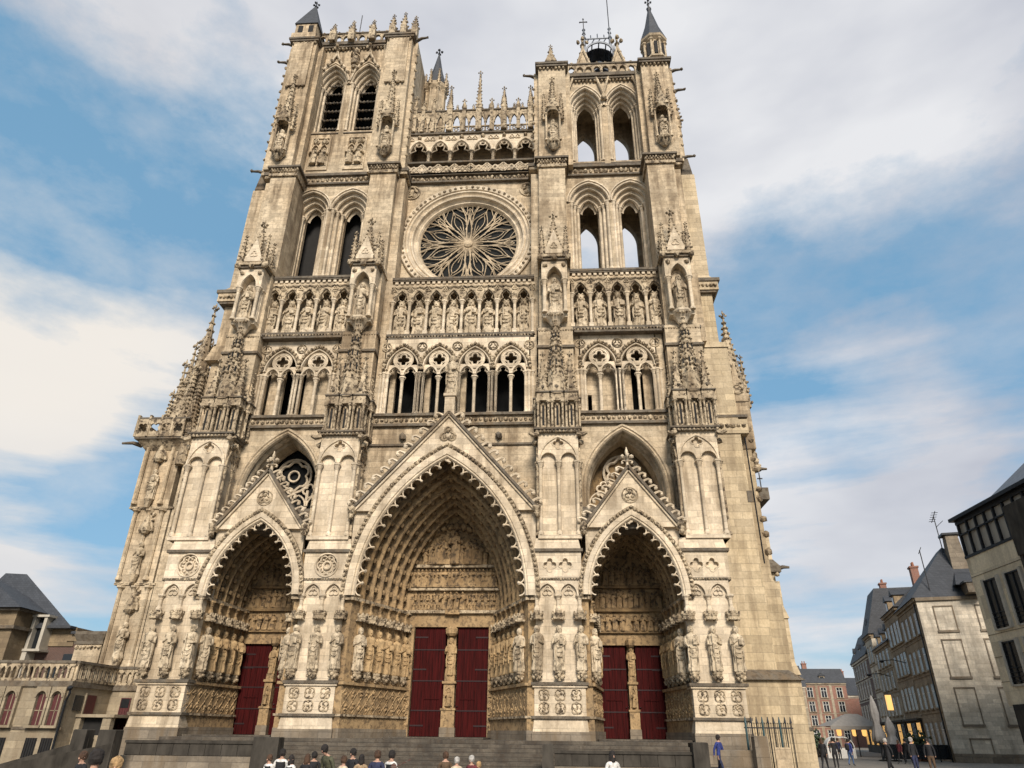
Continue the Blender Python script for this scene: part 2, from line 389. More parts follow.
# ================================================================== CAMERA, LIGHT, SKY
FPX=683.0
_p,_r,_a=[math.radians(v) for v in (27.15,0.663,3.569)]
CAMP=np.array([7.016,-43.0,1.8])
FWD=np.array([-math.sin(_a)*math.cos(_p),math.cos(_a)*math.cos(_p),math.sin(_p)])
_rt=np.array([math.cos(_a),math.sin(_a),0]); _up=np.cross(_rt,FWD)
R2=_rt*math.cos(_r)+_up*math.sin(_r); U2=-_rt*math.sin(_r)+_up*math.cos(_r)
cd=bpy.data.cameras.new('camera'); cam=bpy.data.objects.new('camera',cd); COL.objects.link(cam)
cd.sensor_width=36; cd.lens=36*FPX/1024; cd.clip_start=.1; cd.clip_end=5000
Mx=Matrix.Identity(4)
for i in range(3): Mx[i][0]=R2[i]; Mx[i][1]=U2[i]; Mx[i][2]=-FWD[i]; Mx[i][3]=CAMP[i]
cam.matrix_world=Mx; SC.camera=cam
SUN_AZ,SUN_EL=math.radians(9),math.radians(33)      # azimuth measured from straight behind the camera towards the right
sd=np.array([math.sin(SUN_AZ)*math.cos(SUN_EL),-math.cos(SUN_AZ)*math.cos(SUN_EL),math.sin(SUN_EL)])
sl=bpy.data.lights.new('sun','SUN'); so=bpy.data.objects.new('sun',sl); COL.objects.link(so)
sl.energy=SUNE; sl.angle=math.radians(18); sl.color=(1,.9,.785)
so.rotation_euler=Vector(-sd).to_track_quat('-Z','Y').to_euler(); so.location=(20,-60,60)
W=bpy.data.worlds.new('World'); SC.world=W; W.use_nodes=True; W.node_tree.nodes.clear(); t=NT(W.node_tree)
sky=t.n('ShaderNodeTexSky',sky_type='NISHITA'); sky.sun_disc=False; sky.sun_elevation=SUN_EL; sky.sun_rotation=math.radians(180)-SUN_AZ; sky.altitude=50; sky.air_density=1.1; sky.dust_density=1.2; sky.ozone_density=1.6
bg1=t.n('ShaderNodeBackground',i={0:t.mix(.62,sky.outputs[0],(1.5,3.8,5.9)),1:.112})
gc=t.n('ShaderNodeTexCoord').outputs['Generated']
def vm(op,a,b=None):
    o=t.n('ShaderNodeVectorMath',operation=op,i={0:a,1:b} if b is not None else {0:a}); return o.outputs[1] if op in('DOT_PRODUCT','LENGTH') else o.outputs[0]
sp=t.n('ShaderNodeSeparateXYZ',i={0:gc})
# cloud layer: project direction on a flat deck for streaks towards the horizon
den=t.math('ADD',t.math('MAXIMUM',sp.outputs[2],0.0),.22)
dk=t.n('ShaderNodeCombineXYZ',i={0:t.math('DIVIDE',sp.outputs[0],den),1:t.math('DIVIDE',sp.outputs[1],den),2:.3}).outputs[0]
n1=t.n('ShaderNodeTexNoise',i={'Vector':vm('MULTIPLY',dk,(1.0,1.5,1)),'Scale':1.15,'Detail':7,'Roughness':.5,'Distortion':.25}).outputs[0]
n2=t.n('ShaderNodeTexNoise',i={'Vector':vm('MULTIPLY',gc,(1,1,1.9)),'Scale':4.2,'Detail':9,'Roughness':.62}).outputs[0]
n3=t.n('ShaderNodeTexNoise',i={'Vector':vm('MULTIPLY',gc,(1,1,5.5)),'Scale':2.4,'Detail':8,'Roughness':.55,'Distortion':.3}).outputs[0]
low=t.ramp(sp.outputs[2],.28,.62,(1,1,1),(0,0,0))
dens=t.mix(low,t.math('ADD',t.math('MULTIPLY',n1,.5),t.math('MULTIPLY',n2,.5)),t.math('ADD',t.math('MULTIPLY',n3,.75),t.math('MULTIPLY',n2,.25)))
def dirof(px,py):
    d=FWD+R2*((px-512)/FPX)-U2*((py-384)/FPX); return d/np.linalg.norm(d)
def blob(px,py,wid,amt,warp=True):
    d=dirof(px,py)
    dot=vm('DOT_PRODUCT',gc,tuple(d)); x=t.math('DIVIDE',t.math('SUBTRACT',1.0,dot),1-math.cos(math.radians(wid)))
    return t.math('MULTIPLY',t.math('EXPONENT',t.math('MULTIPLY',x,-1.0)),amt)
for q in BLOBS: dens=t.math('ADD',dens,blob(*q))
cov=t.math('MAXIMUM',t.ramp(dens,COV[0],COV[1]),t.math('ADD',t.math('MULTIPLY',t.ramp(n2,.40,.66),.42),.05))
shade=t.n('ShaderNodeTexNoise',i={'Vector':vm('MULTIPLY',gc,(1,1,2.6)),'Scale':2.3,'Detail':5,'Roughness':.5}).outputs[0]
ccol=t.mix(t.ramp(shade,.36,.66),CLOUDD,CLOUDL)
wm=blob(40,330,16,1.0)
ccol=t.mix(t.math('MINIMUM',wm,.9),ccol,(1.0,.93,.84))
hz=t.ramp(sp.outputs[2],0.0,.35,(1,1,1),(0,0,0))
ccol=t.mix(t.math('MULTIPLY',hz,.3),ccol,(.80,.83,.86))
bg2=t.n('ShaderNodeBackground',i={0:ccol,1:CLOUDS})
ms=t.n('ShaderNodeMixShader',i={0:t.math('MULTIPLY',cov,.96),1:bg1.outputs[0],2:bg2.outputs[0]})
wo=t.n('ShaderNodeOutputWorld'); W.node_tree.links.new(ms.outputs[0],wo.inputs[0])
vs=SC.view_settings; vs.view_transform='Standard'; vs.look='None'; vs.exposure=EXPO; vs.gamma=1; vs.use_curve_mapping=False
SC.cycles.use_denoising=True
SC.cycles.max_bounces=6; SC.cycles.diffuse_bounces=3; SC.cycles.glossy_bounces=2
SC.cycles.use_adaptive_sampling=True; SC.cycles.adaptive_threshold=.02
# ================================================================== CATHEDRAL
CATH=empty('cathedral','pale stone gothic cathedral with two unequal towers, three deep porches and a rose window','cathedral')
def quat_relief(mb,x,z,y,R,m,mi=0):
    mb.foilring(x,z,y,4,R,.045,0 if mi else PI/4,m,24); mb.circ(x,z,y,R*.97,.02,m,12)
    for i in range(5): mb.lump(x+random.uniform(-.4,.4)*R,y+.02,z+random.uniform(-.45,.45)*R,R*.24,m)
def relief_rows(mb,u0,u1,z0,z1,nc,y,m):
    dx=(u1-u0)/nc; dz=(z1-z0)/2
    for j in range(2):
        for i in range(nc): quat_relief(mb,u0+dx*(i+.5),z0+dz*(j+.5),y,min(dx,dz)*.46,m)
def canopy_mb(r=.34):
    b=MB(); b.lathe(0,0,[(r*.1,.24),(r*.75,.22),(r*.85,-.02),(r*1.02,-.02),(r*1.05,.2),(r*1.15,.22),(r*1.1,.34),(r*.5,.36),(r*.35,.52)],8,0,PI/8)
    for i in range(8):
        a=PI/8+2*PI*i/8
        b.box(r*1.1*math.cos(a)-.05,r*1.1*math.cos(a)+.05,r*1.1*math.sin(a)-.05,r*1.1*math.sin(a)+.05,.3,.46)
        a+=PI/8; b.lump(r*math.cos(a),r*math.sin(a),.02,.09)
    return b
def console_mb(r=.27):
    b=MB(); b.lathe(0,0,[(r*.35,-.55),(r*.6,-.4),(r*.85,-.2),(r*1.05,-.12),(r*1.05,0)],8,0,PI/8)
    for i in range(7): b.lump(r*.8*math.cos(i*.9),r*.8*math.sin(i*.9),-.3+.1*math.sin(i*3),.12)
    return b
cu=MB(); cu.lathe(0,0,[(.02,.2),(.13,.2),(.16,0),(.22,0),(.25,.14),(.2,.26),(.06,.34)],8,0,PI/8); CUP=tpl(cu)
CANOPY=canopy_mb().build('canopy',SL('carved')); CONSOLE=console_mb().build('console',SL('carved'))
CAN,CON=CANOPY.data,CONSOLE.data
SHAFTM=MB(); SHAFTM.shaft(0,0,0,1.0,.1,.35); SH=SHAFTM.build('colonnette',SL('pale'))
SHD=SH.data
q_=MB(); q_.shaft(0,0,0,4.98,.115,.5); SHU_=q_.build('colonnette',SL('pale')); SHU=SHU_.data; bpy.data.objects.remove(SHU_)
for o in (CANOPY,CONSOLE,SH): bpy.data.objects.remove(o)
def inst(name,me,parent,loc,rz=0,sc=None):
    o=bpy.data.objects.new(name,me); COL.objects.link(o); o.parent=parent; o.location=loc; o.rotation_euler=(0,0,rz)
    if sc: o.scale=sc
    return o
# ---------------------------------------------------------------- buttress (local x=0 on its axis, front at y=0)
def lower_buttress(cx,kind):
    b=MB(); h=1.475
    b.box(-h-.14,h+.14,-.14,5.9,-.3,1.95,1)
    b.frust(-h-.1,h+.1,-.1,5.9,1.95,-h-.02,h+.02,-.02,5.9,2.6,0)
    b.box(-h-.16,h+.16,-.16,5.9,2.6,2.74,2)
    b.box(-h,h,0,5.9,2.74,4.22,0)
    b.box(-h-.1,h+.1,-.1,5.9,4.22,4.34,0); b.box(-h-.18,h+.18,-.18,5.9,4.34,4.5,2)
    b.box(-h+.1,h-.1,.12,5.9,4.5,10.25,0)
    b.box(-h-.02,h+.02,-.05,5.9,10.25,10.42,2)
    b.box(-h,h,.2,5.9,10.42,12.02,0)
    b.box(-h-.12,h+.12,-.14,5.9,12.02,12.2,2)
    b.frust(-h,h,-.02,5.9,12.2,-h+.15,h-.15,.1,5.9,12.9,0)
    b.band(-h,h,-.07,10.33,.07,.17,3)
    o=b.build('buttress',SL('pale','base','ledge','carved'),CATH,(cx,0,0))
    r=MB(); relief_rows(r,-h+.08,h-.08,2.8,4.18,3,-.02,0); r.build('relief_panel',SL('carved'),o)
    for i,x in enumerate((-1.3,0,1.3)):
        inst('console',CON,o,(x,-.12,5.1)); inst('canopy',CAN,o,(x,-.1,7.95))
        inst('colonnette',SHD,o,(x,.03,8.45),0,(1.1,1.1,.98))
    a=MB()
    for c in (-.65,.65):
        a.awall(c-.65,c+.65,9.43,10.25,[(c,.5,9.43,.62)],-.03,.14)
        a.asweep(c,.5,9.43,.62,[(.12,-.03),(.1,-.09),(0,-.09),(-.02,-.0)],6)
        a.foilring(c,9.62,.06,3,.3,.04); a.lump(c,.08,9.72,.12)
    a.build('blind_arcade',SL('pale'),o)
    q=MB()
    if kind=='two':
        for c in (-.48,.48):
            q.phole(-h if c<0 else 0,0 if c<0 else h,10.42,12.02,c,11.2,foil(4,.4,PI/2),0,.2)
            q.foilring(c,11.2,0,4,.43,.04)
    else:
        q.phole(-h,h,10.42,12.02,0,11.22,lambda a:.68,0,.2,0,40)
        q.circ(0,11.22,-.02,.72,.06); 
        q.foilring(0,11.22,.06,6,.62,.055,0)
        q.circ(0,11.22,.08,.22,.06); 
        for i in range(14): q.lump(.45*math.cos(i*.45),.14,11.22+.45*math.sin(i*.45),.09)
    q.build('frieze_panel',SL('pale'),o)
    return o
def blind_tracery(b,w,z0,z1,y,m=0,s=1):
    """two sub-arches under a quatrefoil within a big arch; plate at y..y+.22 between z0 (caps) and z1"""
    zm=z0+.85*s
    poly=[(-w,z0)]
    for c in (-w/2+.0,w/2):
        ww=w*.40
        poly+=[(c-ww,z0)]+arch(c,ww,z0+.08,.55*s,0,6)+[(c+ww,z0)]
    poly+=[(w,z0),(w,zm),(-w,zm)]
    b.prism(poly,y,y+.24,m)
    b.phole(-w,w,zm,z1,0,zm+.42*s,foil(4,.36*s,PI/2),y,y+.24,m)
    b.foilring(0,zm+.42*s,y,4,.4*s,.05,PI/2,m)
    b.asweep(0,w*.93,z0,1.72*s,[(.1,y),(.1,y-.1),(-.02,y-.1),(-.04,y)],8,None,m)
    for c in (-w/2,w/2): b.asweep(c,w*.40,z0+.08,.55*s,[(.05,y),(.04,y-.06),(-.03,y-.05),(-.03,y+.1)],6,None,m)
def upper_buttress(cx):
    b=MB(); h=1.35
    b.box(-h,h,.32,5.9,12.85,20.1,0)
    b.box(-h-.03,h+.03,-.04,5.9,12.85,13.1,0)
    blind_tracery(b,h,18.08,20.1,.06,0)
    for sx in (-1,1):      # flank tracery
        b.rot(sx*h,1.25,0,sx*PI/2); blind_tracery(b,1.1,18.08,20.1,-.03,2,.95)
        for u in (-1.0,0,1.0): b.shaft(u,-.05,13.1,18.08,.1,.4,2)
        b.T=None
    b.box(-h-.18,h+.18,-.16,5.9,20.1,20.3,1); b.box(-h-.28,h+.28,-.26,5.9,20.3,20.42,1)
    b.band(-h-.2,h+.2,-.2,20.16,.1,.24,2)
    for sx in (-1,1):
        b.tube([(sx*h,-.1,20.0),(sx*(h+.35),-.25,19.85),(sx*(h+.6),-.4,19.95)],[.2,.17,.1],6,False,2)
        b.lump(sx*(h+.2),.7,19.7,.24,2); b.lump(sx*(h+.22),.3,19.5,.2,2)
    o=b.build('buttress',SL('pale','ledge','carved'),CATH,(cx,0,0))
    for x in (-1.2,0,1.2):
        inst('colonnette',SHU,o,(x,.1,13.1))
    return o
def tabernacle(b,x,y,top,m=0,s=1):
    w=.36*s; z0,z1=20.42,22.55
    b.box(x-w*.5,x+w*.5,y-w*.5,y+w*.5,z0,z1,m); b.box(x-w*.2,x+w*.2,y-w*.53,y+w*.53,z0+.35,z1-.25,2); b.lump(x,y-w*.5,z1-.2,.12,m)  # narrow near-black strip painted as the shade of an opening
    for sx in (-1,1):
        for sy in (-1,1): b.shaft(x+sx*w,y+sy*w,z0,z1,.085*s,.3,m,6)
    b.box(x-w*1.4,x+w*1.4,y-w*1.4,y+w*1.4,z1,z1+.2,m)
    b.box(x-w*1.25,x+w*1.25,y-w*1.25,y+w*1.25,z1+.2,z1+.62,m)
    b.box(x-w*1.5,x+w*1.5,y-w*1.5,y+w*1.5,z1+.62,z1+.72,1)
    for sx in (0,1):       # gablets on the front and sides
        pass
    b.prism([(x-w*1.1,z1+.72),(x+w*1.1,z1+.72),(x,z1+1.75)],y-w*1.35,y-w*1.15,m)
    b.lump(x,y-w*1.4,z1+1.05,.13,1)
    b.spire(x,y,z1+.72,top,w*1.15,4,m,6,.2*s,.55)
def mid_buttress(cx,sgn,inner):
    """tabernacles, big spire, shaft and statue niche between 20 m and 47 m"""
    b=MB(); h=1.3
    b.box(-h,h,1.1,6,20.42,29.2,0)
    b.frust(-h-.05,h+.05,1.0,6,27.6,-h+.1,h-.1,1.35,6,28.4,0); b.box(-h-.12,h+.12,.95,6,27.4,27.6,1)
    b.box(-h+.1,h-.1,1.25,6,29.2,35.0,0)
    b.box(-h-.12,h+.12,1.15,6,29.0,29.2,1); b.band(-h,h,1.1,28.95,.09,.2,2)
    b.frust(-h,h,1.2,6,35,-1.15,1.15,1.9,6,35.9,0)
    b.box(-1.15,1.15,1.9,6,35.9,46.2,0)
    pd=sgn*(-1 if inner else 1); b.box(-.9+min(0,pd*.95),.9+max(0,pd*.95),2.6,6,35.0,46.2,0); b.box(-.9+min(0,pd*1.15),.9+max(0,pd*1.15),2.5,6,28.6,34.9,0)
    b.box(-1.3,1.3,1.72,6,46.2,46.5,2); b.band(-1.3,1.3,1.75,46.75,.13,.26,2,2); b.box(-1.25,1.25,1.85,6,46.5,47.1,0)
    b.box(-1.5,1.5,1.55,6,47.1,47.3,1); b.frust(-1.5,1.5,1.55,6,47.3,-1.15,1.15,2.2,6,47.9,1)
    b.box(-1.2+min(0,pd*.8),1.2+max(0,pd*.8),2.4,6,46.6,46.9,2); b.box(-1.2+min(0,pd*.9),1.2+max(0,pd*.9),2.3,6,46.9,47.25,1)
    o=b.build('buttress',SL('stone','ledge','carved'),CATH,(cx,0,0))
    for x in (-.98,0,.98):
        t=MB(); tabernacle(t,0,0,26.2 if x else 25.3); t.build('tabernacle',SL('carved','ledge','dark'),o,(x,.42,0))
    for sx in (-1,1):
        t=MB(); tabernacle(t,0,0,25.6,0,.9); t.build('tabernacle',SL('carved','ledge','dark'),o,(sx*1.25,1.45,0))
        t=MB(); tabernacle(t,0,0,24.8,0,.8); t.build('tabernacle',SL('carved','ledge','dark'),o,(sx*1.3,2.3,0))
    t=MB(); t.lathe(0,0,[(.72,23.1),(.62,25.0)],8,0,PI/8)
    t.spire(0,0,24.6,30.0,.66,8,0,12,.22,.7,None,.07)
    for z,rr in ((25.4,.6),(26.6,.47),(27.8,.33)):
        for a in (-PI/2,-PI/4,-3*PI/4):
            x,y=rr*math.cos(a),rr*math.sin(a); t.box(x-.04,x+.04,y-.05,y+.05,z,z+.4,1); t.lump(x,y-.02,z-.12,.12); t.lump(x,y-.02,z+.5,.1)  # near-black boxes stand in for shaded slit holes
    t.build('spire',SL('carved','dark'),o,(0,.55,0))
    # statue niche
    n=MB()
    n.lathe(0,.8,[(.15,28.9),(.35,29.2),(.5,29.5),(.78,29.8),(.86,29.9),(.86,30.05)],8,0,PI/8); n.box(-.92,.92,.5,1.3,29.75,30.05,0); n.band(-.6,.6,.12,29.75,.11,.24,1)
    n.box(-.95,.95,.85,1.3,30.05,34,0)
    for sx in (-1,1):
        n.shaft(sx*.78,.3,30.05,33.05,.13,.5,0); n.shaft(sx*.78,.75,30.05,33.05,.12,.5,0,6)
    n.awall(-1,1,33.05,34.75,[(0,.6,33.05,1.1)],.16,1.3); n.asweep(0,.6,33.05,1.1,[(.2,.16),(.18,.06),(.0,.06),(-.03,.18)],7)
    for sx in (-1,1): n.lump(sx*.72,.1,34.3,.2,1)
    n.box(-1.15,1.15,0,1.5,34.75,34.95,2); n.box(-1.3,1.3,-.15,1.5,34.95,35.2,1)
    for sx in (-1,0,1): n.lump(sx*1.1,-.12,34.85,.26,1)
    n.build('niche',SL('pale','carved','ledge'),o)
    g=MB()
    g.box(-.75,.75,0,1.3,35.2,35.8,0); g.prism([(-.8,35.3),(.8,35.3),(0,37.6)],-.1,.1,0); g.foilring(0,36.0,-.12,3,.3,.05)
    g.spire(0,.55,35.6,39.0,.72,4,1,9,.24,.95)
    for sx in (-1,1):
        for y in (.0,1.1): g.spire(sx*.95,y,35.2,37.7,.24,4,1,7,.2,.45)
    g.build('gable_pinnacle',SL('pale','carved'),o)
    return o
BX=((7.3,7.5),(16.3,16.75))
for sgn in (-1,1):
    for i,(lo,up) in enumerate(BX):
        lower_buttress(sgn*lo,'two' if sgn>0 else 'roundel'); upper_buttress(sgn*up); mid_buttress((sgn*up,sgn*up,16.95,-16.6)[2*i+(sgn<0 and i==1)] ,sgn,i==0)
# ---------------------------------------------------------------- portals
def jamb_statues(): pass
def portal(cx,w0,wi,zs,h0,hi,yd,nord,gable,foot,doorw,doorh,name,njamb,main):
    """deep splayed porch; coordinates about cx"""
    R=MB()
    o=None
    # splayed jamb walls
    for sx in (-1,1):
        R.plan([(sx*(w0+.12),.25),(sx*(wi-.05),yd),(sx*(w0+.6),yd),(sx*(w0+.6),.25)],-.3,zs,0)
        L=math.hypot(w0-wi,yd-.3); a=math.atan2(yd-.3,(wi-w0))
        R.plan([(sx*(w0+.02),.05),(sx*(wi-.5),yd-.1),(sx*(w0+.6),yd),(sx*(w0+.6),.05)],-.3,2.0,3)
        R.plan([(sx*(w0+.04),.08),(sx*(wi-.4),yd-.05),(sx*(w0+.6),yd),(sx*(w0+.6),.08)],2.0,2.62,0)
        R.plan([(sx*(w0-.06),-.0),(sx*(wi-.5),yd-.05),(sx*(w0+.6),yd),(sx*(w0+.6),0)],2.62,2.74,2)
        R.plan([(sx*(w0+.06),.1),(sx*(wi-.35),yd-.02),(sx*(w0+.6),yd),(sx*(w0+.6),.1)],2.74,4.3,0)
        R.plan([(sx*(w0-.08),-.05),(sx*(wi-.5),yd-.05),(sx*(w0+.6),yd),(sx*(w0+.6),-.05)],4.3,4.46,0)
        R.plan([(sx*(w0-.02),.0),(sx*(wi-.2),yd-.05),(sx*(w0+.6),yd),(sx*(w0+.6),0)],zs-.25,zs-.05,2)
    R.box(-wi-.6,wi+.6,yd,yd+.5,doorh,zs,0)
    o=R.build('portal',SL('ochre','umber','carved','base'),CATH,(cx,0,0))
    # relief band on the jambs
    for sx in (-1,1):
        r=MB()
        ang=math.atan2(yd-.2,wi-.35-(w0+.06))
        L=math.hypot(yd-.2,wi-.35-w0-.06)
        # local u along the wall from mouth to door, normal towards the opening
        if sx<0: r.rot(-(w0+.06),.1,0,math.atan2(yd-.2,(w0+.06)-(wi-.35)))
        else: r.rot(wi-.35,yd-.02,0,-math.atan2(yd-.2,(w0+.06)-(wi-.35)))
        nc=int(L/.62)
        for j in range(2):
            for i in range(nc):
                u=L*(i+.5)/nc; z=3.12+.72*j
                r.tube([(u,-.01,z-.34),(u+.3,-.01,z),(u,-.01,z+.34),(u-.3,-.01,z)],.04,4,True)
                for k in range(3): r.lump(u+random.uniform(-.12,.12),.0,z+random.uniform(-.15,.15),.1)
        r.build('relief_panel',SL('ochre'),o)
    # colonnettes, consoles and canopies for the jamb statues
    for sx in (-1,1):
        for k in range(njamb):
            t=(k+.75)/(njamb+.25)
            x=sx*(w0-.02+(wi-w0)*t); y=.3+(yd-.3)*t
            inst('console',CON,o,(x-sx*.12,y,5.1)); inst('canopy',CAN,o,(x-sx*.1,y,7.95))
            c=MB(); c.shaft(0,0,8.4,zs-.2,.1,.35,0,7); c.box(-.11,.11,-.0,.16,4.46,8.4,0)
            c.build('colonnette',SL('ochre'),o,(x,y,0))
            jid='portal'
            statue('carved_statue',random.choice(STATW if k>0 else STAT),cx+x-sx*.14,y-.02,5.1,2.5,sx*(-.5),
                   '%s robed stone saint inward along the %s jamb of the %s'%(ORD[k],'left' if sx<0 else 'right',name),'statue','robed statues lining the porch jambs')
        # pilaster beside the door
        p=MB(); p.box(-.2,.2,-.15,.3,1.6,doorh,0)
        for j in range(5):
            z=2.4+j*1.05; p.asweep(0,.14,z,.2,[(.03,-.15),(.02,-.2),(-.02,-.2)],4,z-.55); relief_fig(p,0,-.15,z-.55,.65)
        p.build('door_jamb',SL('ochre'),o,(sx*(doorw+.22),yd-.1,0))
    # archivolts
    for i in range(nord):
        t0=i/nord; t1=(i+1)/nord
        w=w0+(wi+.1-w0)*t0; h=h0+(hi-h0)*t0; y0=.35+(yd-.35)*t0; y1=.35+(yd-.35)*t1
        dw=(w0-wi-.1)/nord; dh=(h0-hi)/nord
        A=MB(); D=y1-y0
        A.asweep(0,w,zs,h,[(.45,y0),(.1,y0),(.0,y0+.02),(-.06,y0+.07),(-.05,y0+.15),(.12,y0+.17),(.36,y0+.22),(.36,y1-.08),(.02,y1-.04),(-dw-.02,y1+.06),(.4,y1+.06)],12)
        P=arch(0,w,zs,h,.1,60)
        Ls=[0]
        for p,q in zip(P,P[1:]): Ls.append(Ls[-1]+math.hypot(q[0]-p[0],q[1]-p[1]))
        step=.86 if main else .74; n=int(Ls[-1]/step/2)*2
        for k in range(n):
            s=(k+.5)/n*Ls[-1]
            j=max(0,min(len(P)-2,int(np.searchsorted(Ls,s))-1))
            f=(s-Ls[j])/(Ls[j+1]-Ls[j]); x=P[j][0]+(P[j+1][0]-P[j][0])*f; z=P[j][1]+(P[j+1][1]-P[j][1])*f
            tx,tz=P[j+1][0]-P[j][0],P[j+1][1]-P[j][1]; L=math.hypot(tx,tz); tx/=L;tz/=L
            if x>0: tx,tz=-tx,-tz             # figures stand upward along the arch on both sides
            nx,nz=-tz,tx
            if nx*x+nz*(z-zs)>0: nx,nz=-nx,-nz  # towards the opening
            ym=y0+.17+(D-.2)*.5
            fh=step*.66; f4=FIG[random.randrange(4)]
            # columns: local x -> y axis, local -y(front) -> normal, local z -> tangent
            Rm=np.array([[0,-nx,tx],[1,0,0],[0,-nz,tz]])*fh
            A.stamp((f4[0]*np.array([1.9,1.9,1]),f4[1]),Rm,(x-tx*step*.45,ym,z-tz*step*.45))
            Rc=Rm/fh*(1.12 if main else .95)
            A.stamp(CUP,Rc,(x+tx*step*.2+nx*.02,ym,z+tz*step*.2+nz*.02))
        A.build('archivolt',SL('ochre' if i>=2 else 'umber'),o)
    # unseen shell added over the vault to stop light leaking in
    S=MB(); S.asweep(0,w0+.1,zs,h0,[(.55,.4),(.55,yd+.3),(.75,yd+.3),(.75,.4)],10,None,0,True); S.build('light_stop_shell',SL('umber'),o)
    # front arch band, leaf hood and cusped fringe
    F=MB()
    F.asweep(0,w0,zs,h0,[(.0,.5),(-.03,.1),(-.08,-.02),(.0,-.14),(.1,-.12),(.14,-.2),(.55 if main else .42,-.2),(.6 if main else .46,-.14),(.62 if main else .48,.3)],14,None,0)
    hu=.74 if main else .58
    F.asweep(0,w0,zs,h0,[(hu-.12,.1),(hu-.12,-.16),(hu+.12,-.2),(hu+.14,.1)],14,None,1)
    P=arch(0,w0,zs,h0,hu,40 if main else 26)
    for x,z in P: F.lump(x,-.2,z,.13,1)
    F.build('front_arch',SL('pale','carved'),o)
    C=MB(); P=arch(0,w0,zs,h0,-.02,100); Ls=[0]
    for p,q in zip(P,P[1:]): Ls.append(Ls[-1]+math.hypot(q[0]-p[0],q[1]-p[1]))
    n=int(Ls[-1]/(.74 if main else .62)/2)*2; ce=(0,zs+h0*.2)
    def onarch(s,u):
        s=max(0,min(Ls[-1]-1e-6,s)); j=min(len(P)-2,max(0,int(np.searchsorted(Ls,s))-1))
        f=(s-Ls[j])/(Ls[j+1]-Ls[j]); x=P[j][0]+(P[j+1][0]-P[j][0])*f; z=P[j][1]+(P[j+1][1]-P[j][1])*f
        tx,tz=P[j+1][0]-P[j][0],P[j+1][1]-P[j][1]; L=math.hypot(tx,tz); nx,nz=tz/L,-tx/L
        return x+nx*u,z+nz*u
    sp=Ls[-1]/n; dp=.40 if main else .34
    for k in range(n):
        pts=[]
        for q in range(9):
            a=PI*q/8; s=(k+.5)*sp-math.cos(a)*sp*.5; u=dp*(1-math.sin(a)*.95)
            x,z=onarch(s,u); pts.append((x,.05,z))
        C.tube(pts,.052 if main else .045,5)
        x,z=onarch((k+1)*sp,dp*1.05)
        if k<n-1: C.lump(x,.05,z,.11 if main else .09); C.lump(x,-.02,z,.07)
    C.build('cusped_fringe',SL('pale'),o)
    # gable
    G=MB(); gx,gz=foot; ga=gable
    Pa=[(x,z) for x,z in arch(0,w0,zs,h0,.35,14)]
    Pa=[p for p in Pa if p[1]>=gz]
    poly=[(-gx,gz)]+[(Pa[0][0],gz)]+Pa+[(Pa[-1][0],gz),(gx,gz),(0,ga)]
    G.prism(poly,-.08,.5,0)
    G.prism([(-gx+.05,zs)]+[p for p in arch(0,w0,zs,h0,.3,14) if p[1]<gz+.3 and p[0]<0]+[(-gx+.05,gz+.1)],.22,.5,0); G.prism([(gx-.05,zs)]+[p for p in arch(0,w0,zs,h0,.3,14)[::-1] if p[1]<gz+.3 and p[0]>0]+[(gx-.05,gz+.1)],.22,.5,0)
    L=math.hypot(gx,ga-gz); dx,dz=gx/L,(ga-gz)/L
    for sx in (-1,1):
        nx,nz=sx*dz,dx
        for off,hw,ya,yb,m in ((.0,.085,-.34,.62,2),(-.17,.06,-.22,.3,0)):
            a=(sx*gx*1.03+nx*off,gz-.05+nz*off); e=(0+nx*off*.2,ga+.1+off*1.3)
            G.prism([(a[0]-nx*hw,a[1]-nz*hw),(a[0]+nx*hw,a[1]+nz*hw),(e[0]+nx*hw,e[1]+nz*hw),(e[0]-nx*hw,e[1]-nz*hw)],ya,yb,m)
        nk=12 if main else 9
        for k in range(nk):
            t=(k+.7)/(nk+.3); x=sx*gx*(1-t); z=gz+(ga-gz)*t+.1
            G.crock((x,-.1,z),(sx*dz,dx),.95 if main else .8,0)
        for k in range(3): G.lump(sx*(gx+.05),-.25,gz+.1-.22*k,.28-.04*k,1)
    zz=zs+h0+(ga-zs-h0)*.52
    if main:
        G.foilring(0,zz-.05,-.1,3,.55,.09,PI/2,1); 
        for i in range(3): G.lump(.28*math.cos(PI/2+i*2.094),-.1,zz-.05+.28*math.sin(PI/2+i*2.094),.18,1)
    else:
        G.circ(0,zz-.25,-.1,.5,.05,1); G.foilring(0,zz-.25,-.1,3,.42,.07,PI/2,1)
        for i in range(3): G.lump(.2*math.cos(PI/2+i*2.094),-.1,zz-.25+.2*math.sin(PI/2+i*2.094),.13,1)
    if not main:
        G.finial(0,.1,ga+.1,1.15,0)
        for sx in (-1,1): G.crock((0,.1,ga+.55),(sx*.9,.2),.5,0)
    G.build('gable',SL('pale','carved','ledge'),o)
    # tympanum
    T=MB(); P=arch(0,wi+.25,zs,hi+.3,0,12)
    T.prism([(-wi-.25,zs-.02)]+P+[(wi+.25,zs-.02)],yd+.05,yd+.45,0)
    top=zs+hi
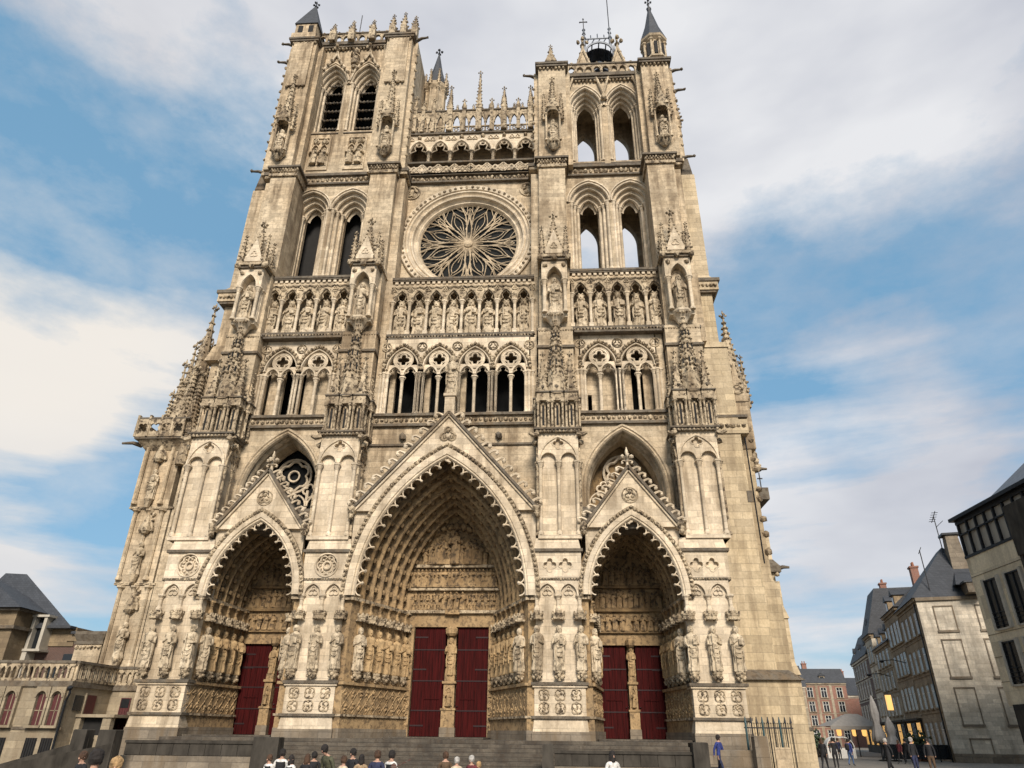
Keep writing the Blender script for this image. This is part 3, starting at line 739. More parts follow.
    if main:
        rows=[(zs+.1,1.25,14,1.0),(zs+1.62,1.3,22,1.0)]
        T.box(-wi-.2,wi+.2,yd-.25,yd+.1,zs-.12,zs+.08,1); T.box(-wi-.2,wi+.2,yd-.25,yd+.1,zs+1.42,zs+1.58,1)
        T.box(-wi-.1,wi+.1,yd-.3,yd+.1,zs+3.0,zs+3.2,1)
        for z,hh,n,_ in rows:
            for j in range(n):
                x=-wi+.05+(2*wi-.1)*(j+.5)/n
                if hh<1.28 and abs(x)>.7:
                    relief_fig(T,x,yd-.02,z,.55,0); relief_fig(T,x+.1,yd-.02,z+.66,.55,0)
                else: relief_fig(T,x,yd-.06,z,hh*1.0,0)
        for j,(x,hh) in enumerate(((-2.15,1.1),(-1.75,1.5),(-1.35,1.9),(-.9,2.0),(-.45,1.5),(0,2.5),(.45,1.5),(.9,2.0),(1.35,1.9),(1.75,1.5),(2.15,1.1))):
            relief_fig(T,x,yd-.12,zs+3.2,hh,0,None,1.15)
        for j in range(9): T.lump(-1.9+j*.48,yd-.1,zs+5.3+.7*math.sin(j*PI/8),.32)
        T.box(-.5,.5,yd-.35,yd,zs-.2,zs+.1,0)
    else:
        T.box(-wi-.2,wi+.2,yd-.25,yd+.1,zs-.12,zs+.1,1); T.box(-wi-.1,wi+.1,yd-.25,yd+.1,zs+1.42,zs+1.6,1)
        for z,hh,n in ((zs+.1,1.25,12),(zs+1.6,1.5,8)):
            for j in range(n):
                x=(-wi+.1+(2*wi-.2)*(j+.5)/n)*(1 if z<zs+1 else .72)
                relief_fig(T,x,yd-.06,z,hh*random.uniform(.85,1),0)
        T.box(-wi,wi,yd-.2,yd+.1,doorh+.75,doorh+.9,1)
        for j in range(9):
            x=-wi+.3+(2*wi-.6)*(j+.5)/9
            if abs(x)>.35: relief_fig(T,x,yd-.05,doorh+.88,1.1,0,None,1.4)
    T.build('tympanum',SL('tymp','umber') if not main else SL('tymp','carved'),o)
    # doors
    for sx in (-1,1):
        d=MB(); x0,x1=(.42 if main else .32),doorw; n=5
        for j in range(n):
            a=x0+(x1-x0)*j/n; c=x0+(x1-x0)*(j+1)/n
            d.box(min(sx*a,sx*c)+.012,max(sx*a,sx*c)-.012,-.04,.1,1.62,doorh)
        d.box(min(sx*x0,sx*x1),max(sx*x0,sx*x1),.03,.12,1.62,doorh)
        for z in (3.1,4.9 if main else 4.4,doorh-1.5): d.box(min(sx*x0,sx*x1)+.02,max(sx*x0,sx*x1)-.02,-.07,0,z,z+.07,1)
        d.box(sx*1.2-.5,sx*1.2+.5,-.09,-.04,3.8,3.87,0)
        for z in (2.2,5.6,doorh-.7): d.box(min(sx*(x1-.9),sx*x1),max(sx*(x1-.9),sx*x1),-.065,-.03,z,z+.09,1)
        d.lump(sx*(x0+.12),-.08,3.4,.06,1)
        d.build('door',SL('red','strap'),o,(0,yd+.25,0))
    # trumeau
    t=MB()
    tw=1 if main else .72; t.T=np.diag([tw,1,1,1]).astype(float)
    t.box(-.5,.5,-.4,.4,1.5,2.15,1); t.box(-.44,.44,-.36,.4,2.15,3.15,0); t.box(-.5,.5,-.42,.4,3.15,3.27,0)
    t.box(-.36,.36,-.28,.4,3.27,4.75,0); t.asweep(0,.2,4.2,.34,[(.06,-.28),(.05,-.36),(-.03,-.36),(-.03,-.28)],5,3.4); relief_fig(t,0,-.34,3.38,.95,0)
    t.box(-.46,.46,-.4,.4,4.75,4.9,0); t.box(-.34,.34,-.25,.4,4.9,5.25,0); t.box(-.3,.3,.05,.4,5.2,doorh,0)
    t.lathe(0,-.1,[(.28,7.75 if main else 7.0),(.42,7.9 if main else 7.15),(.45,8.2 if main else 7.45),(.3,8.35 if main else 7.6)],8,0,PI/8)
    t.build('trumeau',SL('ochre','base'),o,(0,yd+.1,0))
    statue('carved_statue',STATW[1 if main else 2],cx,yd-.02,5.25,2.4 if main else 1.8,0,'robed stone saint on the pillar between the doors of the %s'%name,'statue','robed statues on the door pillars')
    return o
portal(0,5.35,3.05,9.35,9.1,6.6,6.3,7,21.6,(6.0,14.7),2.55,8.35,'central porch',6,True)
portal(-12.05,2.8,2.38,9.4,4.75,4.2,5.8,5,17.5,(3.0,13.55),2.25,7.15,'left porch',5,False)
portal(12.05,2.8,2.38,9.4,4.75,4.2,5.8,5,17.5,(3.0,13.55),2.25,7.15,'right porch',5,False)
for s,(bx,nm) in enumerate(((-16.3,'far left'),(-7.3,'centre left'),(7.3,'centre right'),(16.3,'far right'))):
    for k,x in enumerate((-1.3,0,1.3)):
        statue('carved_statue',STAT[(s*3+k)%6],bx+x,-.16,5.1,2.5,0,'%s of three robed statues on the front of the %s porch buttress'%(('left','middle','right')[k],nm),'statue','robed statues on the buttress fronts')
pd=MB(); pd.box(-.35,.35,-.25,.45,21.4,22.9); pd.box(-.45,.45,-.35,.5,22.9,23.1); pd.build('pedestal',SL('pale'),CATH)
statue('carved_statue',STAT[3],0,.05,23.1,3.2,0,'robed stone figure on a pedestal at the peak of the central gable')
# ---------------------------------------------------------------- bay walls behind the porches
def bay(cx,hw,side):
    b=MB()
    if side:
        b.awall(-hw,hw,4.4,14.6,[(0,2.9,9.4,5.0)],2,2.5)
        b.awall(-hw,hw,14.6,21.6,[(0,2.75,16.6,4.5)],2,2.6)
        b.box(-hw,hw,.45,2.2,13.6,14.6,1)
        b.frust(-hw,hw,.4,2.2,14.6,-hw,hw,1.6,2.2,15.4,1)
        # deep moulded relieving arch and the panel behind it: glazed left, stone right
        b.asweep(0,2.75,16.6,4.5,[(.42,1.98),(.4,1.84),(.25,1.8),(.18,1.9),(.06,1.84),(-.04,1.95),(-.1,2.1),(-.02,2.3),(-.14,2.4),(-.22,2.6),(-.12,2.85),(-.28,3.0),(-.34,4.2),(.2,4.3)],12,14.6)
        b.box(-hw,hw,4.2,6,12,21.6,2) if False else None
    else:
        b.awall(-hw,hw,4.4,21.6,[(0,5.45,9.4,9.35)],2,2.5)
        b.box(-hw,hw,1.86,2.1,20.05,20.2,1)
        for x in (-3.6,3.3): b.lump(x,1.8,20.75,.28,1)
        b.box(-hw,hw,.4,2.2,14.0,14.6,1) if False else None
    b.box(-hw,hw,1.75,2.6,21.55,21.75,1)
    b.box(-hw,hw,1.86,2.6,21.75,22.3,0); b.band(-hw,hw,1.85,22.02,.17,.36,3)
    b.box(-hw,hw,1.62,3.6,22.3,22.5,1)
    b.box(-hw,hw,2.6,6,21.4,22.3,0)
    o=b.build('bay_wall',SL('stone','ledge','dark','carved'),CATH,(cx,0,0))
    if side:
        w=MB(); w.prism([(-2.6,14.4)]+arch(0,2.5,16.6,4.2,0,8)+[(2.6,14.4)],4.6,4.7,0); w.build('window',SL('glass' if cx<0 else 'umber'),o)  # right bay: stone back, its umber tone carries the recess shading
        t=MB()
        for x in (-1.2,0,1.2): t.box(x-.09,x+.09,4.3,4.5,14.6,17.6)
        for c in (-1.85,-.62,.62,1.85): t.asweep(c,.55,16.4,.8,[(.07,4.3),(.05,4.22),(-.05,4.22),(-.05,4.4)],6)
        t.foilring(0,18.7,4.35,6,1.15,.1); t.circ(0,18.7,4.35,1.3,.1); t.circ(0,18.7,4.35,.4,.08)
        for c in (-1.35,1.35): t.foilring(c,17.55,4.35,4,.5,.08)
        t.build('window_tracery',SL('pale'),o)
    return o
bay(0,6.15,False); bay(-12.1,3.3,True); bay(12.1,3.3,True)
# ---------------------------------------------------------------- open two-light gallery
def trif_bay(par,cx,w,back):
    """one big arch with two lights, a quatrefoil oculus and a leafy hood"""
    b=MB(); z0,zc,zs=22.5,25.75,25.95; y=2.0; hw=w/2
    aw=hw-.16
    for sx in (-1,1):
        b.box(sx*hw-.2,sx*hw+.2,y+.05,y+.75,z0,zs+.4,0)
        for dx,yy in ((-.26,y+.06),(0,y-.04),(.26,y+.06)):
            if -hw-.3<sx*hw+dx<hw+.3: b.shaft(sx*hw+dx,yy,z0,zc+.25,.105,.42,0,7)
    b.shaft(0,y+.2,z0,zc,.12,.45,0)
    # plate with two sub arches and oculus
    poly=[(-aw,zc)]
    sw=aw*.41
    for c in (-aw*.49,aw*.49): poly+=[(c-sw,zc)]+arch(c,sw,zc+.1,.72,0,6)+[(c+sw,zc)]
    poly+=[(aw,zc),(aw,zc+1.0),(-aw,zc+1.0)]
    b.prism(poly,y+.1,y+.4,0)
    zo=zc+1.38
    for c in (-aw*.49,aw*.49):
        b.asweep(c,sw,zc+.1,.72,[(.12,y+.1),(.1,y-.02),(-.02,y-.02),(-.05,y+.12)],6)
        b.tube([(c-sw,y+.15,zc+.25),(c-sw*.35,y+.15,zc+.42),(c-sw*.5,y+.15,zc+.6),(c,y+.15,zc+.8)],.05,4); b.tube([(c+sw,y+.15,zc+.25),(c+sw*.35,y+.15,zc+.42),(c+sw*.5,y+.15,zc+.6),(c,y+.15,zc+.8)],.05,4)
    b.foilring(0,zo,y+.06,4,.52,.075,PI/4 if False else PI/2); b.circ(0,zo,y+.06,.62,.1)
    b.circ(0,zo,y+.02,.74,.05)
    # spandrel wall with big arch
    b.awall(-hw,hw,zs+.35,28.95,[(0,aw,zs+.35,1.85)],y-.02,y+.55,0)
    b.asweep(0,aw,zs+.35,1.85,[(.06,y-.02),(.04,y-.14),(-.03,y-.12),(-.08,y+.1),(-.08,y+.5)],10)
    b.asweep(0,aw,zs+.35,1.85,[(.14,y-.02),(.14,y-.16),(.3,y-.18),(.32,y-.02)],10,None,1)
    for x,z in arch(0,aw,zs+.35,1.85,.24,9): b.lump(x,y-.18,z,.14,1)
    for sx in (-1,1):
        b.circ(sx*hw,28.25,y-.04,.36,.06,1); b.foilring(sx*hw,28.25,y-.04,3,.27,.045,PI/2,1)
        b.lump(sx*hw,y-.1,27.0,.22,1); b.lump(sx*hw,y-.12,26.6,.17,1)
    o=b.build('gallery_arch',SL('pale','carved'),par,(cx,0,0))
    return o
def trif(cx,n,w,backs):
    hw=n*w/2
    b=MB()
    b.box(-hw-.5,hw+.5,5.3,5.9,22,29.2,0); b.box(-hw-.5,hw+.5,2.3,5.5,28.7,29.1,0)
    b.box(-hw-.6,-hw-.1,2.0,5,22.4,29.1,0); b.box(hw+.1,hw+.6,2.0,5,22.4,29.1,0)
    for i in range(n):
        c=-hw+w*(i+.5)
        for j,k in enumerate(backs[i]):
            x=c+(-.55 if j==0 else .55)
            if k==0: b.box(x-.56,x+.56,3.0,3.3,22.4,28.4,0)           # blocked light
            elif k==2: b.box(x-.56,x-.38,3.0,3.3,22.4,28.4,0); b.box(x-.38,x-.08,3.0,3.3,24.4,28.4,0); b.box(x-.08,x+.56,3.0,3.3,22.4,28.4,0)
            elif k==3: s_=-1 if j==0 else 1; b.box(min(x+s_*.56,x-s_*.12),max(x+s_*.56,x-s_*.12),2.9,3.3,22.4,28.4,0)
            elif k==4: b.box(x-.56,x-.15,2.9,3.3,22.4,28.4,0)
    o=b.build('open_gallery',SL('stone','ledge'),CATH,(cx,0,0))
    g=MB(); g.box(-hw-.4,hw+.4,5.2,5.28,22.4,28.6); g.build('window',SL('glass'),o)
    for i in range(n): trif_bay(o,-hw+w*(i+.5),w,None)
trif(0,4,2.74,[(4,1),(4,1),(4,1),(1,1)])
trif(-12.15,2,2.8,[(0,1),(0,0)])
trif(12.15,2,2.8,[(2,0),(3,3)])
# ---------------------------------------------------------------- gallery of kings
def king_row(cx,n,w,y,where,grp,mi):
    hw=n*w/2; b=MB()
    b.box(-hw-.15,hw+.15,y-.5,y+.1,28.95,29.12,1); b.band(-hw,hw,y-.42,29.22,.11,.24,2); b.box(-hw-.15,hw+.15,y-.45,y+1.8,29.3,29.5,1)
    b.box(-hw-.2,hw+.2,y+1.25,y+1.8,29.4,34.4,0)
    b.box(-hw-.2,hw+.2,y-.12,y+1.6,34.15,34.4,0)
    b.box(-hw-.15,hw+.15,y-.28,y+.3,34.62,34.74,1)
    nn=int(2*hw/.42)
    for i in range(nn):
        x=-hw+(i+.5)*2*hw/nn
        b.box(x-.12,x+.12,y-.22,y+.2,34.38,34.62,3)
    b.box(-hw,hw,y-.05,y+.2,34.38,34.62,0)
    b.box(-hw-.15,hw+.15,y-.34,y+.4,34.74,34.95,1)
    o=b.build('statue_gallery',SL('stone','ledge','carved','pale'),CATH,(cx,0,0))
    t=MB(); q=w/2
    t.awall(-q,q,32.75,34.2,[(0,q*.72,32.75,1.02)],y-.1,y+.3)
    t.asweep(0,q*.72,32.75,1.02,[(.14,y-.1),(.12,y-.2),(.0,y-.18),(-.05,y+.1)],7)
    for sx in (-1,1):
        t.tube([(sx*q*.72,y,32.8),(sx*q*.36,y,33.0),(sx*q*.5,y,33.35),(0,y,33.72)],.055,4)
        t.foilring(sx*q*.98,33.85,y-.14,3,.2,.045); 
    t.tube([(-q*.9,y-.18,34.15),(-q*.5,y-.18,33.98),(0,y-.18,34.12),(q*.5,y-.18,33.98),(q*.9,y-.18,34.15)],.05,4)
    t.shaft(-q,y-.06,29.5,32.75,.12,.45,1,8)
    t.box(-q-.18,-q+.18,y-.25,y+.15,29.5,29.95,1)
    t.box(-.3,.3,y+.1,y+.75,29.5,29.72,1)
    pro=None
    for i in range(n):
        x=-hw+w*(i+.5)
        if pro is None: pro=t.build('niche_arch',SL('carved','pale'),o,(x,0,0))
        else: inst('niche_arch',pro.data,o,(x,0,0))
        statue('king_statue',KING[(i*3+mi)%7],cx+x,y+.38,29.72,3.12*random.uniform(.96,1.03),random.uniform(-.15,.15),
          '%s crowned stone king from the left in the gallery %s'%(ORD[i],where),'statue',grp,1.22)
    e=MB(); e.shaft(hw,y-.06,29.5,32.75,.12,.45,0,8); e.build('colonnette',SL('pale'),o)
king_row(.1,8,1.41,2.5,'below the round rose window','crowned kings in the statue gallery',0)
king_row(-12.3,5,1.42,1.9,'below the louvred taller tower','crowned kings in the statue gallery',2)
king_row(12.45,5,1.44,1.9,'below the see-through shorter tower','crowned kings in the statue gallery',4)
for sgn,nm,k in ((-1,'left',0),(1,'right',1)):
    for x,q,m in ((16.95 if sgn>0 else 16.6,'outer',STAT[1+k]),(7.5,'inner',STAT[4-k])):
        statue('buttress_statue',m,sgn*x,.5,30.05,3.25,0,'statue in the gabled niche on the %s buttress of the %s tower, level with kings'%(q,nm),'statue','niche statues level with the kings')
# ---------------------------------------------------------------- rose window and the gallery between the towers
ZR=40.5
b=MB(); b.phole(-6.4,6.4,34.3,47.1,0,ZR,lambda a:5.9,4.3,5.3,0,48)
for sx in (-1,1):
    for q in (4,):
        b.circ(sx*5.35,46.0,4.25,.72,.1,1); b.foilring(sx*5.35,46.0,4.22,3,.62,.09,PI/2,1)
        for i in range(5): b.lump(sx*5.35+random.uniform(-.35,.35),4.3,46+random.uniform(-.35,.35),.2,1)
b.box(-6.6,6.6,3.95,5.2,46.95,47.15,2); b.box(-6.4,6.4,4.15,5.2,47.15,47.75,0); b.band(-6.3,6.3,4.12,47.45,.2,.4,1); b.box(-6.6,6.6,3.8,5.2,47.75,47.95,2)
b.box(-6.5,6.5,6.6,7,34,60,0) if False else None
b.build('rose_wall',SL('stone','carved','ledge'),CATH)
ro=MB(); ro.ring(0,ZR,[(6.05,4.3),(6.05,4.1),(5.98,4.02),(5.55,4.05),(5.5,4.2),(5.42,4.12),(5.28,4.1),(5.2,4.25),(5.1,4.35),(5.0,4.25),(4.88,4.3),(4.8,4.6),(4.65,4.75),(4.5,4.7),(4.4,4.85),(4.38,5.25)],64)
for i in range(70):
    a=2*PI*i/70; ro.lump(5.76*math.cos(a),4.05,ZR+5.76*math.sin(a),.17,1)
RO=ro.build('rose_window',SL('pale','carved'),CATH)
g=MB(); g.add([(4.45*math.cos(2*PI*i/48),5.15,ZR+4.45*math.sin(2*PI*i/48)) for i in range(48)],[tuple(range(48))]); g.build('rose_glass',SL('glass'),RO)
t=MB()
def bez(p0,p1,p2,p3,n=8):
    L=[]
    for i in range(n+1):
        s=i/n; q=1-s
        L.append(tuple(q**3*a+3*q*q*s*b_+3*q*s*s*c+s**3*d for a,b_,c,d in zip(p0,p1,p2,p3)))
    return L
def pol(r,a): return (r*math.cos(a),r*math.sin(a))
def rtube(P,r): t.tube([(x,5.0,ZR+z) for x,z in P],r*.72,5)
for k in range(8):
    A=PI/8+k*PI/4
    for s in (-1,1):
        # outer flame of the petal
        rtube(bez(pol(.35,A+s*.12),pol(1.6,A+s*.05),pol(2.4,A+s*.5),pol(4.35,A+s*.20)),.085)
        rtube(bez(pol(2.2,A+s*.26),pol(2.9,A+s*.34),pol(3.4,A+s*.05),pol(4.0,A)),.06)
        rtube(bez(pol(1.1,A+s*.06),pol(1.9,A+s*.04),pol(2.6,A+s*.26),pol(3.35,A+s*.02)),.06)
        rtube(bez(pol(2.5,A+s*.31),pol(3.1,A+s*.42),pol(3.6,A+s*.3),pol(4.35,A+s*.34)),.05)
        rtube(bez(pol(1.7,A+s*.2),pol(2.4,A+s*.40),pol(3.0,A+s*.36),pol(3.9,A+s*.40)),.055)
        rtube(bez(pol(3.6,A+s*.28),pol(3.8,A+s*.2),pol(4.0,A+s*.15),pol(4.35,A+s*.08)),.05)
    rtube([pol(.3,A),pol(2.2,A)],.05); rtube([pol(3.3,A),pol(4.35,A)],.05)
    B=A+PI/8
    rtube([pol(.3,B),pol(1.3,B)],.05)
    for s in (-1,1):
        rtube(bez(pol(.4,B+s*.1),pol(1.5,B+s*.22),pol(2.2,B+s*.1),pol(3.0,B)),.075)
        rtube(bez(pol(2.2,B+s*.09),pol(3.0,B+s*.16),pol(3.6,B+s*.12),pol(4.1,B)),.055)
        rtube(bez(pol(3.2,B+s*.02),pol(3.6,B+s*.1),pol(3.9,B+s*.14),pol(4.35,B+s*.16)),.05)
t.ring(0,ZR,[(.4,5.05),(.4,4.85),(.2,4.75),(.01,4.75)],12); t.circ(0,ZR,5.0,4.38,.1,0,48)
t.build('rose_tracery',SL('stone'),RO)
# bridge gallery
b=MB()
b.box(-6.4,6.4,4.0,4.9,47.95,49.0,1) if False else None
b.box(-6.5,6.5,5.9,6.6,47.9,53.3,0); b.box(-6.5,6.5,3.95,6.6,53.1,53.35,2); b.box(-6.5,6.5,3.8,4.3,49.2,49.4,2); b.box(-6.5,6.5,3.8,6.5,47.7,47.96,2)
BR=b.build('bridge_gallery',SL('stone','pale','ledge','dark'),CATH)
b=MB()
for i in range(8):
    x0=-6.1+i*1.525; x1=x0+1.525
    b.tube([(x0,4.0,48.0),(x0+.76,3.98,48.85),(x1,4.0,48.0)],.09,5); b.tube([(x0,4.0,49.2),(x0+.76,3.98,48.35),(x1,4.0,49.2)],.09,5)
    b.foilring(x0+.76,48.6,4.0,4,.3,.06); b.foilring(x0,48.6,4.0,4,.3,.06)
b.build('balustrade',SL('pale'),BR)
for i in range(6):
    b=MB(); c=0; w=2.04
    b.awall(-w/2,w/2,50.6,53.1,[(0,.82,50.9,1.35)],4.15,4.6)
    b.asweep(0,.82,50.9,1.35,[(.2,4.15),(.18,4.02),(.02,4.02),(-.05,4.2)],8)
    for sx in (-1,1): b.tube([(sx*.8,4.25,51.0),(sx*.3,4.25,51.25),(sx*.45,4.25,51.7),(0,4.25,52.2)],.07,4)
    b.circ(0,51.95,4.2,.26,.06); b.shaft(-w/2,4.1,49.4,50.8,.15,.35); b.shaft(w/2,4.1,49.4,50.8,.15,.35)
    b.box(-.8,.8,5.2,5.3,49.4,50.7,0); b.lump(0,4.05,52.75,.22,1)
    for sx in (-1,1): b.foilring(sx*.75,52.6,4.08,3,.26,.05)
    b.build('gallery_arch',SL('pale','carved'),BR,(-5.1+i*w,0,0))
b=MB()
for i in range(15):
    x=-6.0+i*.8+.4
    b.awall(x-.4,x+.4,54.6,56.1,[(x,.27,54.7,.8)],3.95,4.2)
    b.box(x-.46,x-.34,3.9,4.25,53.35,54.6); b.box(x-.4,x+.4,4.0,4.15,54.0,54.12)
    b.foilring(x,53.7,4.05,4,.2,.05)
    b.spire(x,4.05,56.1,56.8,.13,4,0,2,.16,.35)
b.box(-6.4,6.4,3.85,4.3,56.05,56.2,1)
b.build('parapet',SL('carved','ledge'),BR)
for x,h in ((-5.7,58.6),(-3.9,58.3),(-2.3,60.0),(.55,62.0),(3.0,59.6),(5.6,59.6),(-4.9,57.9),(4.4,57.9),(-.9,58.0),(1.8,58.0)):
    b=MB(); big=h>59
    r=.34 if big else .21
    b.box(-r*.8,r*.8,-r*.8,r*.8,53.35,56.3); b.prism([(-r,56.2),(r,56.2),(0,57.3)],-r*.95,-r*.75)
    b.spire(0,0,56.3,h-.9,r,4,0,10,.17,.65); b.build('pinnacle',SL('carved'),BR,(x,3.95,0))
# ---------------------------------------------------------------- towers
def tower_window(par,cx,z0,zs,h,hw,ow,y,open_,name='lancet_opening',mat='pale',cols=3):
    """splayed opening: moulded arch hw wide in the wall face, narrower light ow behind"""
    b=MB()
    n=3
    for i in range(n+1):
        t=i/n; w=hw+(ow-hw)*t; yy=y+.42*i
        hh=h*(w/hw)**.75
        b.asweep(0,w+.02,zs,hh,[(.16,yy-.05),(.08,yy-.14),(-.02,yy-.12),(-.08,yy),(-.02,yy+.12),(-.02,yy+.2),((ow-hw)/n-.0,yy+.4)],10,None,0)
        if i<n:
            for sx in (-1,1):
                x=sx*(w-.12); b.shaft(x,yy+.1,z0,zs+.1,.13,.55,0,7)
                b.plan([(sx*(w+.05),yy+.1),(sx*(w+(ow-hw)/n),yy+.52),(sx*(w+.3),yy+.52),(sx*(w+.3),yy+.1)],z0,zs,0)
    b.asweep(0,hw,zs,h,[(.32,y),(.3,y-.2),(.18,y-.22),(.12,y)],10,None,0)
    b.frust(-hw,hw,y-.1,y+1.6,z0-.45,-hw,hw,y+.1,y+1.6,z0,1)
    return b.build(name,SL(mat,'ledge'),par,(cx,0,0))
def tower(sgn,zt):
    cx=sgn*12.65; L=sgn<0
    b=MB(); x0,x1=(cx-5.6,cx+5.6)
    Y0,Y1=4.0,9.6
    c1,c2=-1.86,1.86
    # front wall lower stage with two openings, rear wall likewise, side walls
    ops=[(cx+c1,1.72,44.0,2.2),(cx+c2,1.72,44.0,2.2)]
    b.awall(x0,x1,36.6,47.0,ops,Y0,Y0+.5); b.box(x0,x1,Y0,Y0+.5,29,36.6)
    ops2=[(cx+c1,.82,43.4,2.0),(cx+c2,.82,43.4,2.0)]
    for (y0,y1) in ((Y0+1.3,Y0+1.7),):
        b.awall(x0,x1,36.6,47.0,ops2,y0,y1)
    ob=[(cx+c1,1.0,43.4,2.2),(cx+c2,1.0,43.4,2.2)]
    if L: b.box(x0,x1,Y1-.8,Y1,29,47)
    else: b.awall(x0,x1,36.6,47.0,ob,Y1-.8,Y1); b.box(x0,x1,Y1-.8,Y1,29,36.6)
    for xx in (x0,x1): b.box(xx-.6,xx+.6,Y0,Y1,29,zt-.6)
    b.box(x0,x1,Y0+.4,Y1,46.6,47.6); b.box(x0,x1,Y0+.4,Y1-.4,29,36.5); 
    # string course
    b.box(x0-.1,x1+.1,Y0-.25,Y0+.5,47.0,47.2,1); b.box(x0,x1,Y0-.12,Y0+.5,47.2,47.9); b.band(x0+1.5,x1-1.5,Y0-.14,47.55,.22,.45,2); b.box(x0-.1,x1+.1,Y0-.4,Y0+.5,47.9,48.15,1)
    b.frust(x0,x1,Y0-.35,Y0+.5,48.15,x0,x1,Y0-.02,Y0+.5,48.6,1)
    # belfry stage
    zb,zsb,hb=((54.0,60.6,2.9) if L else (48.9,56.0,2.6))
    bx=(-2.0,1.5) if L else (-1.72,1.8)
    ow=[(cx+q,1.5,zsb,hb) for q in bx]
    b.box(x0,x1,Y0,Y0+.5,47.6,zb); b.awall(x0,x1,zb,zt-1.0,ow,Y0,Y0+.5)
    b.awall(x0,x1,zb,zt-1.0,[(cx+q,.98,zsb+.5,2.3) for q in bx],Y0+1.1,Y0+1.5)
    if L: b.box(x0,x1,Y1-.8,Y1,47,zt-1)
    else: b.box(x0,x1,Y1-.8,Y1,47.6,zb); b.awall(x0,x1,zb,zt-1.0,[(cx+q,1.05,zsb-.9,2.3) for q in bx],Y1-.8,Y1)
    b.box(x0,x1,Y0+.3,Y1,zt-1.6,zt-1.0); b.box(x0,x1,Y0+.4,Y1-.4,zb-1.2,zb-.5)
    b.box(x0-.4,x1+.4,Y0-.35,Y1+.2,zt-1.0,zt-.75,1); b.band(x0+1,x1-1,Y0-.2,zt-1.15,.15,.36,2); b.box(x0-.5,x1+.5,Y0-.5,Y1+.3,zt-.75,zt-.5,1)
    T=b.build('tower',SL('stone','ledge','carved'),CATH)
    for q in (c1,c2): tower_window(T,cx+q,36.7,44.0,2.2,1.72,.82,Y0,True)
    for q in bx: tower_window(T,cx+q,zb+.1,zsb,hb,1.5,.95,Y0,True)
    if L:
        d=MB(); d.box(x0+.8,x1-.8,Y0+2.6,Y0+2.8,30,zt-1.7); d.build('dark_backing',SL('dark'),T)  # near-black sheet stands in for the unlit inside of the tower
        for q in bx:
            lv=MB(); 
            for i in range(7):
                z=zb+.4+i*1.25
                lv.add([(-1,Y0+1.2,z),(1,Y0+1.2,z),(1,Y0+1.9,z+.75),(-1,Y0+1.9,z+.75),(-1,Y0+1.2,z+.1),(1,Y0+1.2,z+.1),(1,Y0+1.9,z+.85),(-1,Y0+1.9,z+.85)],[(0,3,2,1),(4,5,6,7),(0,1,5,4),(1,2,6,5),(2,3,7,6),(3,0,4,7)])
                for j in range(5): lv.lump(-.75+j*.37,Y0+1.2,z-.02,.16,1)
            lv.build('louvre',SL('louver','ledge'),T,(cx+q,0,0))
            bp=MB()     # blind statued panels under the bell openings
            bp.phole(-1.0,1.0,48.9,53.2,0,51.2,lambda a:.8/max(abs(math.cos(a)),abs(math.sin(a))*.45,1e-3),Y0-.12,Y0+.05)
            for c in (-.42,.42): bp.asweep(c,.36,51.4,.7,[(.08,Y0-.1),(.06,Y0-.2),(-.04,Y0-.2),(-.04,Y0)],6,49.4); relief_fig(bp,c,Y0-.1,49.5,2.1,1); bp.lump(c,Y0-.15,52.4,.3,1); bp.foilring(c,52.6,Y0-.12,3,.3,.06,PI/2,1)
            bp.build('blind_panel',SL('stone','carved'),T,(cx+q,0,0))
            og=MB()     # ogee hood
            for sx in (-1,1): og.tube([(sx*1.7,Y0-.2,zsb+.3),(sx*1.3,Y0-.2,zsb+1.9),(sx*.6,Y0-.2,zsb+3.1),(sx*.12,Y0-.2,zsb+4.2),(0,Y0-.2,zsb+4.8)],.14,5)
            og.finial(0,Y0-.25,zsb+4.5,1.3,1)
            for sx in (-1,1):
                for k in range(4): og.lump(sx*(1.5-.38*k),Y0-.3,zsb+1.5+.62*k,.2,1)
            og.build('ogee_hood',SL('pale','carved'),T,(cx+q,0,0))
        og=MB(); relief_fig(og,0,Y0-.2,63.3,1.9,0); og.lump(0,Y0-.15,65.5,.35); og.lump(0,Y0-.2,63.1,.3); og.build('carved_figure',SL('carved'),T,(cx,0,0))
    else:
        for q in bx:
            g=MB(); ga=zt+3.6
            for sx in (-1,1): g.tube([(sx*2.0,Y0-.3,zt-4.0),(0,Y0-.25,ga)],.12,5); [g.lump(sx*2.0*(1-k/8),Y0-.25,zt-4+(ga-zt+4)*k/8+.2,.17,1) for k in range(3,8)]
            g.prism([(-1.0,zt),(1.0,zt),(0,ga)],Y0-.15,Y0+.1,0); g.finial(0,Y0-.2,ga-.1,1.7,1)
            g.foilring(0,zt+1,Y0-.16,3,.4,.07,PI/2,1)
            g.build('gable',SL('stone','carved'),T,(cx+q,0,0))
        g=MB(); g.lump(0,Y0-.4,zt-3.9,.3,0); g.build('corbel_head',SL('carved'),T,(cx,0,0))
    # belfry buttresses with niche statue and canopy
    for sx in (-1,1):
        xo=cx+sx*(4.95); k=MB()
        ztb=zt-(1.5 if L else .5)
        k.box(-1.3,1.3,2.3,6,47.6,ztb-.3,0); k.box(-1.75,1.75,3.0,9.5,47.6,ztb-.3,0)
        zn=49.2
        k.lathe(0,1.95,[(.15,zn-.8),(.4,zn-.5),(.6,zn-.12),(.66,zn),(.66,zn+.12)],8,2,PI/8); k.band(-.45,.45,1.4,zn-.2,.14,.28,2)
        for q in (-1,1): k.shaft(q*.62,1.7,zn+.12,zn+3.5,.09,.3,0,6)
        zc=zn+3.5
